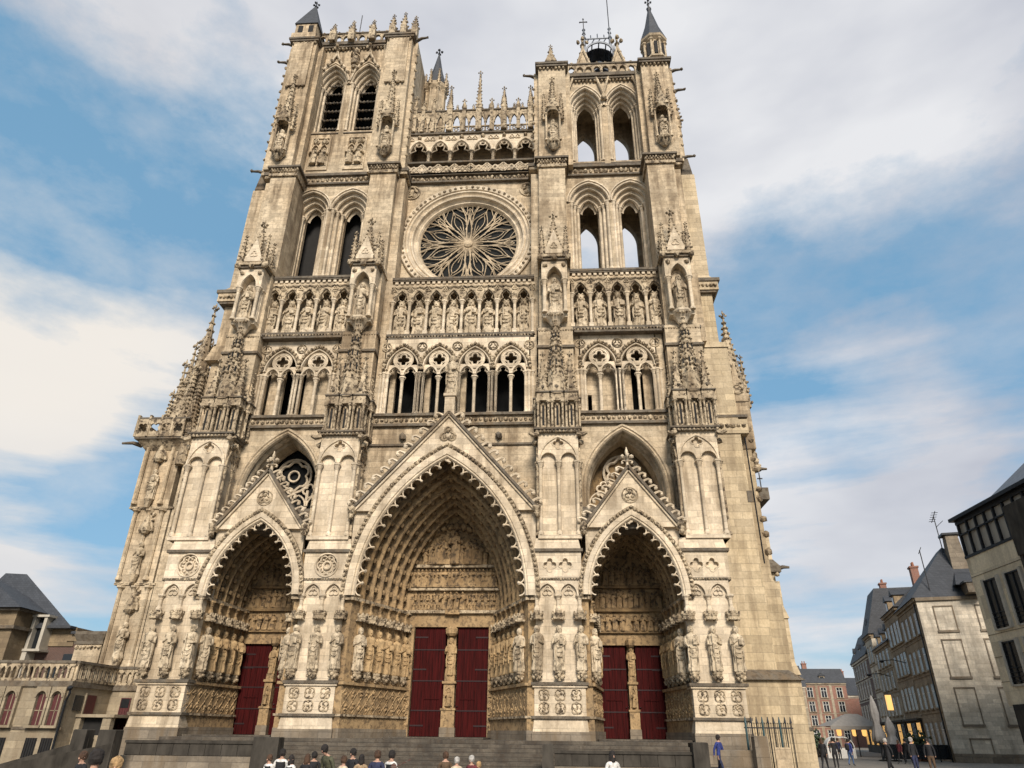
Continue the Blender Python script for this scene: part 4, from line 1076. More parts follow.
        k.lathe(0,1.8,[(.1,zc+.35),(.55,zc+.3),(.62,zc),(.72,zc+.3),(.72,zc+.5),(.5,zc+.6)],8,2,PI/8)
        k.prism([(-.6,zc+.3),(.6,zc+.3),(0,zc+1.9)],1.15,1.35,2)
        k.spire(0,1.95,zc+.6,zc+(6.5 if L else 4.6),.48,8,2,10,.18,.7)
        for q in (-1,1): k.spire(q*.8,1.9,zc-.6,zc+2.6,.2,4,2,6,.2,.4)
        if L: k.box(-1.0,1.0,2.1,2.3,58.5,ztb-.6,0); k.band(-1,1,2.1,58.4,.16,.4,2)
        k.box(-1.5,1.5,2.0,6,ztb-.5,ztb-.25,1); k.box(-1.6,1.6,1.9,6,ztb-.25,ztb,1); k.band(-1.3,1.3,2.15,ztb-.65,.14,.34,2)
        for zg in (zt-1.2,zt-4.0,48.0):    # gargoyles on the outside
            if sx*sgn>0 or zg>zt-2: k.tube([(sx*1.5,3.2,zg),(sx*2.1,3.0,zg+.08),(sx*2.6,2.9,zg+.0)],[.2,.14,.1],6,False,1); k.lump(sx*2.68,2.9,zg+.05,.16,1)
        for zz in np.arange(49.5,zt-3,1.15):
            k.lump(sx*1.78,3.0,zz,.17,2)
        if sx*sgn>0:     # crocketed outer set-off
            k.box(sx*1.75-.45,sx*1.75+.45,4.2,8.5,47.6,zt-6,0); k.spire(sx*2.0,4.6,zt-7,zt-2.5,.5,4,2,8,.25,.6)
            k.frust(sx*2.1-.5,sx*2.1+.5,4.0,8.5,46.8,sx*2.1-.3,sx*2.1+.3,4.2,8.5,49,1)
        k.build('buttress',SL('stone','ledge','carved'),T,(xo,0,0))
        statue('tower_statue',STAT[(2 if L else 0)+(sx>0)],xo,1.85,zn+.12,2.7,0,'small statue in the canopied niche on the %s belfry buttress of the %s tower'%('outer' if sx*sgn>0 else 'inner','left' if L else 'right'),'statue','belfry niche statues')
    # parapet
    p=MB(); xa,xb=x0-.3,x1+.3
    n=14
    for i in range(n):
        a=xa+(xb-xa)*i/n; c=xa+(xb-xa)*(i+1)/n
        p.awall(a,c,zt-.3,zt+1.0,[((a+c)/2,(c-a)*.36,zt+.25,.45)],Y0-.4,Y0-.15)
        p.lump((a+c)/2,Y0-.3,zt+1.25,.17)
    p.box(xa,xb,Y0-.5,Y0-.1,zt-.5,zt-.3,1); p.box(xa,xb,Y0-.5,Y0-.1,zt+.95,zt+1.1,1)
    p.box(xa,xa+.25,Y0-.3,Y1,zt-.5,zt+1); p.box(xb-.25,xb,Y0-.3,Y1,zt-.5,zt+1)
    p.build('parapet',SL('carved','ledge'),T)
    if L: spots=[(cx-2.6,1.9),(cx-.6,2.3),(cx+1.6,2.3),(cx+3.7,3.0),(cx+4.9,3.3),(cx+6.1,2.6)]
    else: spots=[(cx-5.0,3.4)]
    for x,h in spots:
        q=MB(); q.box(-.33,.33,-.33,.33,zt-.5,zt+h*.45); q.spire(0,0,zt+h*.45,zt+h,.4,4,0,3,.25,.55)
        if not L: q.prism([(-.6,zt+.9),(.6,zt+.9),(0,zt+2.4)],-.5,-.3)
        q.build('pinnacle',SL('carved'),T,(x,Y0-.6,0))
    return T,cx
TL,cl=tower(-1,67.0); TR,cr=tower(1,60.6)
# stair turret of the shorter tower: octagon with slate cone
b=MB(); X,Y=18.0,3.4
b.lathe(X,Y,[(1.15,59.5),(1.15,60.6),(1.35,60.7),(1.35,60.9),(1.0,61.0),(1.0,63.4),(1.35,63.7),(1.4,63.95)],8,0,PI/8)
for i in range(8):
    a=2*PI*i/8; b.box(X+.96*math.cos(a)-.16,X+.96*math.cos(a)+.16,Y+.96*math.sin(a)-.16,Y+.96*math.sin(a)+.16,61.2,63,2)
    b.shaft(X+1.08*math.cos(a+PI/8),Y+1.08*math.sin(a+PI/8),61,63.4,.12,.3,0,6)
tt=b.build('stair_turret',SL('stone','ledge','dark'),TR)
b=MB(); b.lathe(X,Y,[(1.4,63.95),(.75,66.2),(.16,69.2)],8,0,PI/8); b.lathe(X,Y,[(.2,69.1),(.28,69.5),(.1,69.7),(.1,70.2)],6); b.finial(X,Y,69.9,1.0); b.build('turret_roof',SL('slate'),TR)
# taller tower: square corner turret with slate pyramid, rear octagonal stair turret
b=MB(); X,Y=-17.8,3.2
b.box(X-1.3,X+1.3,Y-1.2,Y+1.6,65.3,66.3); b.box(X-1.1,X+1.1,Y-1,Y+1.4,66.3,67.9)
for q in (-.55,.55): b.box(X+q-.25,X+q+.25,Y-1.05,Y-.9,66.5,67.6,1)
b.build('corner_turret',SL('stone','dark'),TL)
b=MB(); b.lathe(X,Y+.1,[(1.75,67.9),(.9,70.2),(.15,72.2)],4,0,PI/4); b.finial(X,Y+.1,72.0,1.0); b.build('turret_roof',SL('slate'),TL)
b=MB(); X,Y=-4.75,7.8
b.lathe(X,Y,[(1.0,47),(1.0,63.2),(1.25,63.6),(1.3,64.0)],8,0,PI/8)
for i in range(8): a=PI/8+2*PI*i/8; b.shaft(X+math.cos(a),Y+math.sin(a),56,63.2,.12,.4,0,6); b.spire(X+1.2*math.cos(a),Y+1.2*math.sin(a),63.6,65.6,.16,4,0,4,.2,.4)
b.build('stair_turret',SL('stone'),TL)
b=MB(); b.lathe(X,Y,[(1.2,64),(.6,66.6),(.1,69.5)],8,0,PI/8); b.finial(X,Y,69.3,1.1); b.build('turret_roof',SL('slate'),TL)
# iron crosses, rods, lead bell cage
def cross(par,x,y,z,h):
    c=MB(); c.box(x-.045,x+.045,y-.045,y+.045,z,z+h); c.box(x-h*.22,x+h*.22,y-.04,y+.04,z+h*.68,z+h*.68+.09)
    for q in (-.22,.22): c.lump(x+h*q,y,z+h*.7,.1)
    c.lump(x,y,z+h,.1); c.build('iron_cross',SL('iron'),par)
cross(TL,-9.2,5.5,67,4.2)
r=MB(); r.tube([(-13.6,6,67),(-13.6,6,74.5)],.05,5); r.build('lightning_rod',SL('iron'),TL)
k=MB(); X,Y=12.75,6.2
k.box(X-1.7,X+1.7,Y-1.4,Y+1.4,60.4,61.6,0)
for sx in (-1,1):
    for sy in (-1,1): k.box(X+sx*1.5-.14,X+sx*1.5+.14,Y+sy*1.2-.14,Y+sy*1.2+.14,62.5,66.0)
for y in (-1.25,1.25): k.asweep(X,1.35,65.0,1.5,[(.22,Y+y),(.22,Y+y-.12),(0,Y+y-.12),(0,Y+y)],8,None,0)
for x,z in arch(X,1.42,65.0,1.6,0,3): k.tube([(x,Y-1.3,z),(x,Y+1.3,z)],.07,5)
k.asweep(X,1.5,65.05,1.6,[(.16,Y-.5),(.1,Y-.5),(.1,Y+1.3),(.16,Y+1.3)],8,None,2,True); k.awall(X-1.45,X+1.45,61.5,66.2,[(X-.75,.42,64.2,.9),(X+.75,.42,64.2,.9)],Y+1.0,Y+1.08,1)  # near-black back wall added to darken the inside of the cage
for y in (-1.2,1.2):
    k.box(X-1.5,X+1.5,Y+y-.06,Y+y+.06,62.9,63.05); k.tube([(X-1.4,Y+y,61.8),(X,Y+y,63.0),(X+1.4,Y+y,61.8)],.08,5)
k.lathe(X,Y,[(1.0,63.3),(.95,63.5),(.7,64.3),(.5,64.75),(.1,64.9)],12,2)
k.box(X-1.4,X+1.4,Y-.1,Y+.1,64.8,65.0,1)
for x in (-1.5,1.2):
    k.lathe(X+x,Y-1.2,[(.16,66),(.12,67.2),(.24,67.4),(.12,67.6),(.09,68.6),(.2,68.8),(.08,69)],6,0)
    k.lump(X+x,Y-1.2,68.2,.22,0)
k.box(X-1.5,X+1.3,Y-1.25,Y-1.15,67.3,67.42)
for i in range(5): k.tube([(X-1.3+i*.6,Y-1.2,66.7),(X-1.0+i*.6,Y-1.2,67.35)],.06,4)
for i in range(3): k.tube([(X-.8+i*.7,Y-1.2,67.4),(X-.8+i*.7,Y-1.2,68.1-.2*abs(i-1))],.05,4)
k.build('bell_cage',SL('lead','dark','lead'),TR)
cross(TR,X-1.5,Y-1.2,69,1.6)
r=MB(); r.tube([(X+1.2,Y-1.2,69),(X+1.2,Y-1.2,75)],.05,5); r.build('lightning_rod',SL('iron'),TR)
# ---------------------------------------------------------------- flanks
b=MB()
b.box(17.4,20.7,3.4,16,-.3,29.0,0)                     # plain wall beside the right porch
b.box(17.6,20.2,3.6,14,29,46.5,0)
b.frust(17.6,20.8,3.3,14,28.5,17.6,20.2,3.5,14,29.1,0); b.box(17.5,20.5,3.3,14,33.6,33.8,1); b.box(17.5,20.7,3.2,14,33.8,34.6,0); b.box(17.5,20.85,3.1,14,34.6,34.9,1); b.frust(17.5,20.5,3.3,14,34.9,17.5,20.0,3.5,14,35.4,0); b.band(19,20.6,3.15,34.2,.16,.32,2)
b.box(17.5,21.4,3.35,5.4,22.6,22.8,1); b.box(17.5,21.3,3.3,5.4,21.3,22.4,0); b.band(18.4,21.2,3.28,21.9,.2,.4,2); 
b.box(20.6,21.6,4.4,14,-.3,24.2,0); b.frust(20.4,21.7,4.3,14,24.2,20.3,20.8,4.6,14,25.4,1)
b.box(20.6,21.9,4.2,9,-.3,10.5,0); b.frust(20.6,21.9,4.2,9,10.5,20.6,21.4,4.5,9,11.8,0)
Q=[(23.25,-.3,5.6),(23.1,5.6,9.2),(22.95,9.2,11.6),(22.7,11.6,15.2),(22.45,15.2,17.6),(22.3,17.6,20.4),(22.2,20.4,23.2)]
for x1,z0,z1 in Q: b.box(21,x1,7.2,16,z0,z1,0)
for (x1,z0,z1),(x2,_,_) in zip(Q[:2],Q[1:3]): b.frust(21.5,x1+.08,7.1,16,z1-.1,21.5,x2+.0,7.2,16,z1+.7,0)
b.box(21.5,23.1,6.9,12,12.2,12.6,1); b.band(22.0,23.0,6.85,12.0,.15,.34,2); b.frust(21.5,23.1,6.9,12,12.6,21.5,22.6,7.3,12,13.3,1)
b.box(22.2,23.15,6.9,12,17.5,18.4,1); b.box(22.65,22.72,7.0,7.07,18.4,19.6,3); b.box(22.5,22.88,7.0,7.07,19.1,19.18,3)
b.tube([(22.7,7.1,12.4),(23.3,7,12.55),(23.7,6.9,12.5)],[.18,.13,.08],6,False,1); b.tube([(22.3,7.1,19.7),(22.9,7,19.9),(23.3,6.9,19.85)],[.18,.13,.08],6,False,1)
for k in range(7): b.lump(22.35+.05*k,7.1,23.0-k*.5,.25+.1*random.random(),2,1.4)
b.box(17.3,21.9,2.95,9,-.3,4.9,0); b.frust(17.2,22.1,2.7,9,4.9,17.2,21.4,3.4,9,5.5,1)
b.box(21,23.45,7,17,-.3,2.2,0); b.box(21,23.5,6.95,17,2.2,2.4,1)
b.tube([(20.95,3.35,12),(20.95,3.35,21)],.05,5,False,3); b.box(20.5,20.9,3.36,3.5,16.2,17.0,1)
for i in range(9): b.lump(21.65,4.4,13+i*1.1+random.random()*.5,.25,2)
b.build('side_wall',SL('flank','ledge','carved','iron'),CATH)
b=MB()   # crocketed pinnacles beside the shorter tower
b.box(-.75,.75,-.68,.6,20.5,25,0); b.prism([(-.75,24.3),(.75,24.3),(0,27.6)],-.75,-.6,0); b.circ(0,25.3,-.78,.35,.08,1)
b.spire(0,0,25,31.9,.92,8,1,13,.26,.9)
b.spire(.95,.3,24.2,28.4,.3,4,1,7,.25,.5); b.spire(-.95,-.4,24,27,.28,4,1,6,.25,.5)
PN=b.build('pinnacle',SL('stone','carved'),CATH,(21.2,5.0,0))
inst('pinnacle',PN.data,CATH,(22.0,9.5,-5.5),0,(.8,.8,1))
# left flank: wall and tall statued buttress with balcony
b=MB(); b.box(-20.4,-17.4,3.6,14,-.3,22.6,0); b.box(-20.2,-17.6,3.8,14,22.6,46.5,0)
b.box(-20.5,-17.5,3.3,14,33.6,33.8,1); b.box(-20.7,-17.5,3.2,14,33.8,34.6,0); b.box(-20.85,-17.5,3.1,14,34.6,34.9,1); b.frust(-20.5,-17.5,3.3,14,34.9,-20.0,-17.5,3.5,14,35.4,0); b.band(-20.6,-19,3.15,34.2,.16,.32,2)
b.box(-20.2,-17.4,3.35,5,21.6,22.4,2); b.frust(-20.6,-17.6,3.3,14,28.2,-20.2,-17.6,3.5,14,29.6,0)
b.build('side_wall',SL('stone','ledge','carved'),CATH)
b=MB(); xa,xb,ya=-23.6,-20.3,3.6
b.box(xa+.75,xb-.05,ya,ya+4,-.3,10.8,0); b.box(xa+.35,xb-.25,ya+.02,ya+4,10.8,16.2,0); b.box(xa-.05,xb-.5,ya+.04,ya+4,16.2,21.6,0)
b.box(xa+.4,xa+1.2,ya+1.2,ya+4,-.3,20.2,0)
for z,q in ((10.8,.5),(16.2,.1),(5.2,.75)): b.box(xa+q-.1,xb+.03,ya-.1,ya+4,z-.14,z,2)
for x in (xa+.95,xa+1.95,xa+2.9):
    for z0,z1,q in ((5.4,10.6,0),(11,16,-.35),(16.4,21.4,-.7)): b.shaft(x+q,ya-.08,z0,z1,.13,.3,0,6)
for z0,q in ((5.8,.0),(11.2,-.35),(16.6,-.7)):
    for k,x in enumerate((xa+2.05,)):
        b.asweep(x+q,.42,z0+3.2,.9,[(.12,ya-.02),(.1,ya-.2),(-.04,ya-.2),(-.04,ya)],6,None,2)
        b.lathe(x+q,ya-.2,[(.15,z0-.5),(.3,z0),(.32,z0+.12)],8,2); b.lathe(x+q,ya-.2,[(.2,z0+3.0),(.36,z0+3.2),(.36,z0+3.5),(.1,z0+4.3)],8,2)
        for j in range(4): b.lump(x+q+random.uniform(-.3,.3),ya-.05,z0+4+j*.22,.17,2)
b.band(xa,xb-.4,ya-.05,21.2,.18,.4,2,2)
b.frust(xa,xb-.4,ya,ya+4,20.6,xa-.6,xb-.1,ya-.6,ya+4,21.3,2); b.box(xa-.7,xb,ya-.7,ya+4,21.3,21.45,1)
FB=b.build('buttress',SL('stone','ledge','carved'),CATH)
p=MB()
for i in range(4):
    a=xa-.7+i*.92
    p.phole(a,a+.92,21.45,22.9,a+.46,22.18,foil(4,.4,PI/4),ya-.75,ya-.6); p.box(a-.08,a+.08,ya-.8,ya-.55,21.45,23.2)
p.box(xa-.75,xb,ya-.78,ya-.55,22.9,23.02,1); p.box(xa-.75,xa-.55,ya-.7,ya+3,21.45,22.9,0)
p.tube([(xa-.5,ya+.2,21.1),(xa-1.1,ya-.1,21.2),(xa-1.8,ya-.3,21.1)],[.2,.14,.09],6,False,1)
p.build('balcony',SL('carved','ledge'),FB)
for z0,q,nm in ((5.8,0,'lowest'),(11.2,-.35,'middle'),(16.6,-.7,'topmost')):
    for k,x in enumerate((xa+2.05,)):
        statue('buttress_statue',STAT[(int(z0)*2+1)%6],x+q,ya-.18,z0+.12,2.3,0,'stone figure in the %s tier on the tall buttress at the cathedral left end'%nm,'statue','figures on the tall left buttress')
for x,y,z0,z1,r in ((-21.7,5,24.0,35.0,.95),(-23.3,6.2,22.5,31.9,.6),(-22.4,5.4,23,31.8,.5),(-21.3,5.2,25,31.4,.42),(-24.3,7,20,30.6,.65),(-21.4,4.0,22.5,28.6,.4),(-22.6,4.6,21.5,27.5,.4),(-23.6,5.2,21.5,26.8,.4),(-20.6,3.6,22.4,27.8,.38)):
    q=MB(); q.lathe(0,0,[(r*1.1,z0-3),(r,z0)],8,0,PI/8); q.prism([(-r,z0-.5),(r,z0-.5),(0,z0+2)],-r*1.15,-r*.95,0); q.spire(0,0,z0,z1-1.2,r,8,0,13,.22,.9)
    q.build('pinnacle',SL('carved'),CATH,(x,y,0))
b=MB()    # a leaning strut and stepped walls between pinnacles
b.box(-23.6,-20.4,6,14,-.3,20.5,0); b.add([(-23.2,5,21.5),(-22.9,5,21.5),(-20.3,5,27.5),(-20.6,5,27.5),(-23.2,5.5,21.5),(-22.9,5.5,21.5),(-20.3,5.5,27.5),(-20.6,5.5,27.5)],[(0,1,2,3),(7,6,5,4),(0,4,5,1),(1,5,6,2),(2,6,7,3),(3,7,4,0)],0)
b.build('flying_buttress',SL('stone'),CATH)
b=MB(); b.box(-7.5,7.5,9.4,70,-.3,42,0); b.box(-19,19,9.5,70,-.3,20,0); b.box(-6.6,6.6,5.9,9.6,29,47.4,0); b.box(-20,20,6.95,9.6,10.5,29,0)
b.build('nave',SL('stone'),CATH)
b=MB(); b.prism([(-8,42),(8,42),(0,52.5)],9.5,70,0); b.prism([(-19.5,20),(-7,20),(-7,24)],10,70,0); b.prism([(19.5,20),(7,20),(7,24)],10,70,0); b.build('roof',SL('slate'),CATH)
# ================================================================== SURROUNDINGS
def gz(x,y):
    return -.42*math.exp(-((y+20)/8.5)**2)*math.exp(-((x-3)/11)**2)
b=MB(); xs=sorted(set(list(np.linspace(-30,30,61))+[-600,-300,-120,-60,60,90,140,300,600])); ys=sorted(set(list(np.linspace(-48,-2,47))+[-300,-120,-70,10,30,60,100,160,300,700,1500]))
b.add([(x,y,gz(x,y)) for y in ys for x in xs],[(j*len(xs)+i,j*len(xs)+i+1,(j+1)*len(xs)+i+1,(j+1)*len(xs)+i) for j in range(len(ys)-1) for i in range(len(xs)-1)])
struct(b.build('ground',SL('paving'),smooth=True))
b=MB()
b.box(-14.6,13.9,-2.2,8,-.5,1.5)
for i in range(7): b.box(-7.4 if i else -14.6,6.6 if i else 13.9,-2.2-.42*(i+1),-2.0,-.5,1.5-.2*(i+1))
b.box(-4.2,13.4,-3.0,4,1.3,1.56) if False else None
b.box(-2.9,2.9,.4,6.8,1.48,1.6); b.box(9.4,14.6,.3,6.5,1.48,1.6); b.box(-14.6,-9.4,.3,6.5,1.48,1.6)
b.box(14.5,17.9,-1.6,1,-.5,.35); 
struct(b.build('steps',SL('step')))
def slab(name,x0,x1,y0,y1,z0,z1,label,cat,mat='granite',cap=.0,blocks=False):
    o=MB()
    if blocks:
        o.box(x0,x1,y0-.25,y1,z0,z1-.66,1)
        n=int((x1-x0)/.8)
        for i in range(n):
            a=x0+(x1-x0)*i/n; c=x0+(x1-x0)*(i+1)/n
            o.box(a+.01,c-.01,y0-.02,y0+.2,z1-.64,z1-.12,0)
        o.box(x0,x1,y0+.05,y1,z1-.66,z1-.12,0); o.box(x0-.03,x1+.03,y0-.08,y1,z1-.12,z1,0)
    else:
        o.frust(x0,x1,y0,y1,z0,x0+.02,x1-.02,y0+.02,y1-.02,z1-.03); o.frust(x0+.02,x1-.02,y0+.02,y1-.02,z1-.03,x0+.06,x1-.06,y0+.06,y1-.06,z1)
        if cap: o.box(x0-.05,x1+.05,y0-.05,y1+.05,z1,z1+cap)
    return tag(o.build(name,SL(mat,'base')),label,cat)
slab('parapet_wall',6.95,13.4,-6.0,-5.6,-.4,1.14,'long low dark stone wall in front of the right porch steps','wall',blocks=True)
slab('parapet_wall',-14.2,-7.7,-6.0,-5.6,-.4,1.36,'long low dark stone wall in front of the left porch steps','wall',blocks=True)
slab('stone_pillar',6.35,6.9,-6.2,-5.5,-.4,1.40,'squat dark stone pillar at the left end of the right porch wall','pillar')
slab('stone_pillar',13.4,14.15,-6.4,-5.5,-.4,1.55,'squat dark stone pillar left of the man in the blue jacket','pillar')
slab('stone_pillar',-7.7,-6.4,-6.3,-5.5,-.4,1.56,'broad dark stone pillar at the right end of the left porch wall','pillar')
slab('stone_pillar',-14.35,-13.5,-8.3,-7.6,-.4,1.8,'dark stone pillar at the head of the ramp wall by the red side door','pillar')
slab('stone_pillar',-15.6,-14.9,-8.3,-7.6,-.4,1.8,'dark stone pillar beside the stair, nearest the terrace building','pillar')
slab('stone_block',15.3,17.2,-3.2,-2.3,-.2,1.2,'low grey stone block behind the man in the blue jacket','block','base')
slab('stone_pillar',16.9,17.6,-3.9,-3.2,-.2,1.85,'narrow grey stone pillar at the left end of the iron fence','pillar','base')
slab('notice_board',17.9,18.7,-3.7,-3.55,-.2,1.35,'pale square board leaning beside the iron fence','board','stone')
b=MB(); b.add([(-18.2,-9.0,.35),(-14.9,-8,1.4),(-14.9,-7.6,1.4),(-18.2,-8.6,.35),(-18.2,-9.0,-.3),(-14.9,-8,-.3),(-14.9,-7.6,-.3),(-18.2,-8.6,-.3)],[(0,1,2,3),(0,4,5,1),(1,5,6,2),(2,6,7,3),(3,7,4,0)]); 
tag(b.build('ramp_wall',SL('granite')),'sloping dark stone stair wall below the terrace building','wall')
b=MB(); b.add([(-17.3,-11.6,.2),(-13.5,-8.2,1.25),(-13.5,-7.9,1.25),(-17.3,-11.3,.2),(-17.3,-11.6,-.4),(-13.5,-8.2,-.4),(-13.5,-7.9,-.4),(-17.3,-11.3,-.4)],[(0,1,2,3),(0,4,5,1),(1,5,6,2),(2,6,7,3),(3,7,4,0)]); 
tag(b.build('ramp_wall',SL('granite')),'short sloping dark stone wall between the two dark pillars','wall')
# iron fence beside the right porch
F=empty('iron_fence','teal and black spiked iron fence closing the gap beside the cathedral flank','fence',(16.9,-2.6,0))
for k in range(9):
    p=MB(); p.tube([(0,0,-.2),(0,0,2.5)],.025 if k%3 else .06,6); p.lathe(0,0,[(.07,2.45),(.02,2.75)],6); p.build('bar',SL('teal' if k%3==0 else 'iron'),F,(k*.29,0,0))
p=MB(); p.box(-.1,2.4,-.03,.03,2.2,2.26); p.box(-.1,2.4,-.03,.03,.3,.36)
for k in range(22): p.tube([(k*.108,0,.3),(k*.108,0,2.42)],.014,4); p.lump(k*.108,0,2.45,.035)
p.build('railing',SL('iron'),F)
# ---------------- terrace building on the left
A=empty('terrace_building','low stone annex with balustraded roof terrace and maroon shutters left of the cathedral','building',(-20.5,-2,0))
def loc(o,x,y,z=0): o.location=(x,y,z); return o
def apart(name,mb,mats):
    o=mb.build(name,SL(*mats),A); o.location=(20.5,2,0); return o
b=MB(); b.box(-40,-20.5,-2,8,-.4,4.0); b.box(-20.6,-17.3,2,8,-.4,4.0,0); b.box(-40.1,-20.4,-2.12,8,3.95,4.25,1); b.box(-20.6,-17.2,1.88,8,3.95,4.25,1); b.box(-40,-20.42,-2.05,-1.9,1.75,1.9,1)
apart('wall',b,('annex','ledge'))
b=MB()
def balus(p0,p1):
    L=math.hypot(p1[0]-p0[0],p1[1]-p0[1]); n=int(L/.34)
    b.rot(p0[0],p0[1],0,math.atan2(p1[1]-p0[1],p1[0]-p0[0]))
    for i in range(n):
        a=L*i/n; c=L*(i+1)/n
        b.awall(a,c,4.4,5.2,[((a+c)/2,(c-a)*.34,4.82,.22)],-.07,.07)
    b.box(0,L,-.12,.12,4.25,4.4,0); b.box(0,L,-.13,.13,5.2,5.34,1); b.T=None
balus((-40,-1.95),(-20.6,-1.95)); balus((-20.55,-1.9),(-20.45,2.05)); balus((-20.5,2.05),(-17.2,2.05))
apart('balustrade',b,('carved','ledge'))
for x in (-21.05,-21.95,-23.75,-24.65,-26.4,-27.3):
    w=MB(); w.box(x-.27,x+.27,-2.03,-1.95,1.98,3.55); apart('shutter',w,('redold',))
    w=MB(); w.awall(x-.42,x+.42,1.9,3.94,[(x,.29,3.4,.32)],-2.2,-2.02); w.box(x-.02,x+.02,-2.06,-2.03,1.98,3.6); w.box(x-.27,x+.27,-2.06,-2.03,2.7,2.74); w.box(x-.48,x+.48,-2.3,-2.0,1.84,1.97); w.asweep(x,.29,3.4,.32,[(.1,-2.2),(.09,-2.26),(0,-2.26),(0,-2.18)],6); apart('window_frame',w,('annex',))
    w=MB(); w.box(x-.33,x+.33,-2.02,-1.95,.15,1.35,0)
    for k in range(5): w.box(x-.3+k*.14,x-.27+k*.14,-2.06,-2.02,.15,1.35,1)
    apart('cellar_window',w,('dark','iron'))
w=MB(); w.box(-20.51,-20.44,-.4,.55,2.55,3.6,0); w.box(-20.5,-20.42,-.5,-.4,2.5,3.7,1); apart('shutter',w,('redold','annex'))
w=MB(); w.box(-20.51,-20.45,-1.4,-.65,2.75,3.55,0); apart('window',w,('pane',))
w=MB(); w.box(-19.72,-19.1,1.93,2.05,1.45,3.55,0); w.box(-19.66,-19.16,1.9,1.94,3.0,3.5,1)
for k in range(4): w.box(-19.66+.16*k,-19.63+.16*k,1.9,1.93,1.5,2.95,0)
apart('door',w,('redold','iron'))
w=MB(); w.box(-20.8,-18.2,-.9,1.9,2.42,2.58); w.box(-20.6,-20.2,-.8,-.4,-.4,2.42); w.box(-18.9,-18.4,-.8,-.4,-.4,2.42); w.box(-20.5,-18.3,-.6,-.4,-.4,1.5); w.box(-20.2,-18.9,-.45,-.4,1.5,2.4,1); apart('porch',w,('annex','dark'))
w=MB(); w.tube([(-20.45,-2.15,4.0),(-20.35,-2.2,3.6),(-20.5,-2.15,3.2),(-20.5,-2.15,-.3)],.07,6); w.lump(-20.4,-2.2,3.85,.16); apart('drainpipe',w,('iron',))
# pier behind the terrace
b=MB(); b.box(-26.4,-24.5,6,8,-.4,7.1,0); b.box(-26.5,-24.4,5.9,8,7.1,7.3,1); b.frust(-26.4,-24.5,6,8,7.3,-26.6,-24.3,5.8,8.2,7.75,1); b.box(-26.55,-24.35,5.85,8,7.75,7.95,1); b.band(-26.4,-24.5,5.95,6.9,.12,.25,2)
tag(b.build('stone_pier',SL('stone','ledge','carved')),'broad weathered stone pier rising behind the terrace balustrade','pier')
# slate-roofed houses behind
H=empty('slate_roofed_house','buff stone house with a steep slate roof and a dormer at the left edge','house',(-44,12,0))
def part(par,name,mb,mats):
    o=mb.build(name,SL(*mats),par); o.location=tuple(-Vector(par.location)); return o
b=MB(); b.box(-60,-36.9,13,18,-.3,10.4,0); b.box(-60,-36.6,12.7,18,9.0,9.25,1); b.box(-60,-36.5,12.6,18.2,10.4,10.6,1); b.box(-41.6,-40.2,12.95,13,4,8,0); part(H,'wall',b,('brownstone','ledge'))
b=MB(); b.add([(-60,12.3,10.6),(-36.2,12.3,10.6),(-36.6,18.5,10.6),(-60,18.5,10.6),(-60,15.4,14.6),(-43.6,15.4,14.4)],[(0,1,5,4),(1,2,5),(2,3,4,5)]); R_=part(H,'roof',b,('slate',))
b=MB(); b.box(-43.6,-41.4,12.6,15,11.0,12.6,0); b.box(-43.3,-41.7,12.5,12.62,11.2,12.4,1); b.add([(-44.2,12.2,12.6),(-40.9,12.2,12.6),(-41.6,15.6,13.3),(-44.2,15.6,13.3),(-44.2,12.2,12.8),(-40.9,12.2,12.8),(-41.6,15.6,13.5),(-44.2,15.6,13.5)],[(0,1,2,3),(4,7,6,5),(0,4,5,1),(1,5,6,2)],2); part(H,'dormer',b,('darkbrick','dark','slate'))
b=MB(); b.box(-40.8,-39.8,12.94,13.02,6.0,8.2); part(H,'window',b,('pane',))
H2=empty('brick_annex','low brick wing with a slate roof and a white concrete window bay behind the terrace','house',(-34,16,0))
b=MB(); b.box(-37,-32.6,16,20,-.3,8.3,0); b.box(-37.2,-33.4,15.9,22,8.0,9.5,2); b.box(-34.0,-32.4,15.8,20,8.4,8.9,2); part(H2,'wall',b,('darkbrick','ledge','brownstone'))
b=MB(); b.add([(-44,15.2,10.0),(-33.4,15.2,9.4),(-37.4,22,9.4),(-44,24,10.0),(-44,19,14.7),(-41.9,19,14.6)],[(0,1,5,4),(1,2,5),(2,3,4,5)]); b.box(-38,-33.5,15.1,16,9.35,9.55); b.box(-33.6,-32.2,15.5,18,8.95,9.15); part(H2,'roof',b,('slate',))
b=MB()
for x in (-37.6,-36.7,-35.7): b.box(x-.13,x+.13,14.9,16,7.6,10.3,0)
for z in (7.5,10.2): b.box(-37.9,-35.4,14.8,16,z,z+.18,0)
b.box(-37.5,-35.8,15.4,15.5,7.6,10.2,1); b.box(-37.4,-36.5,14.9,16,3,7.5,0); b.box(-37.8,-36.0,14.8,16,6.4,6.6,0); part(H2,'window_bay',b,('concrete','pane'))
b=MB(); b.box(-34,-33,15.95,16.02,6.3,7.4); b.box(-35,-34.3,15.95,16.02,5.3,6.8); part(H2,'window',b,('pane',))
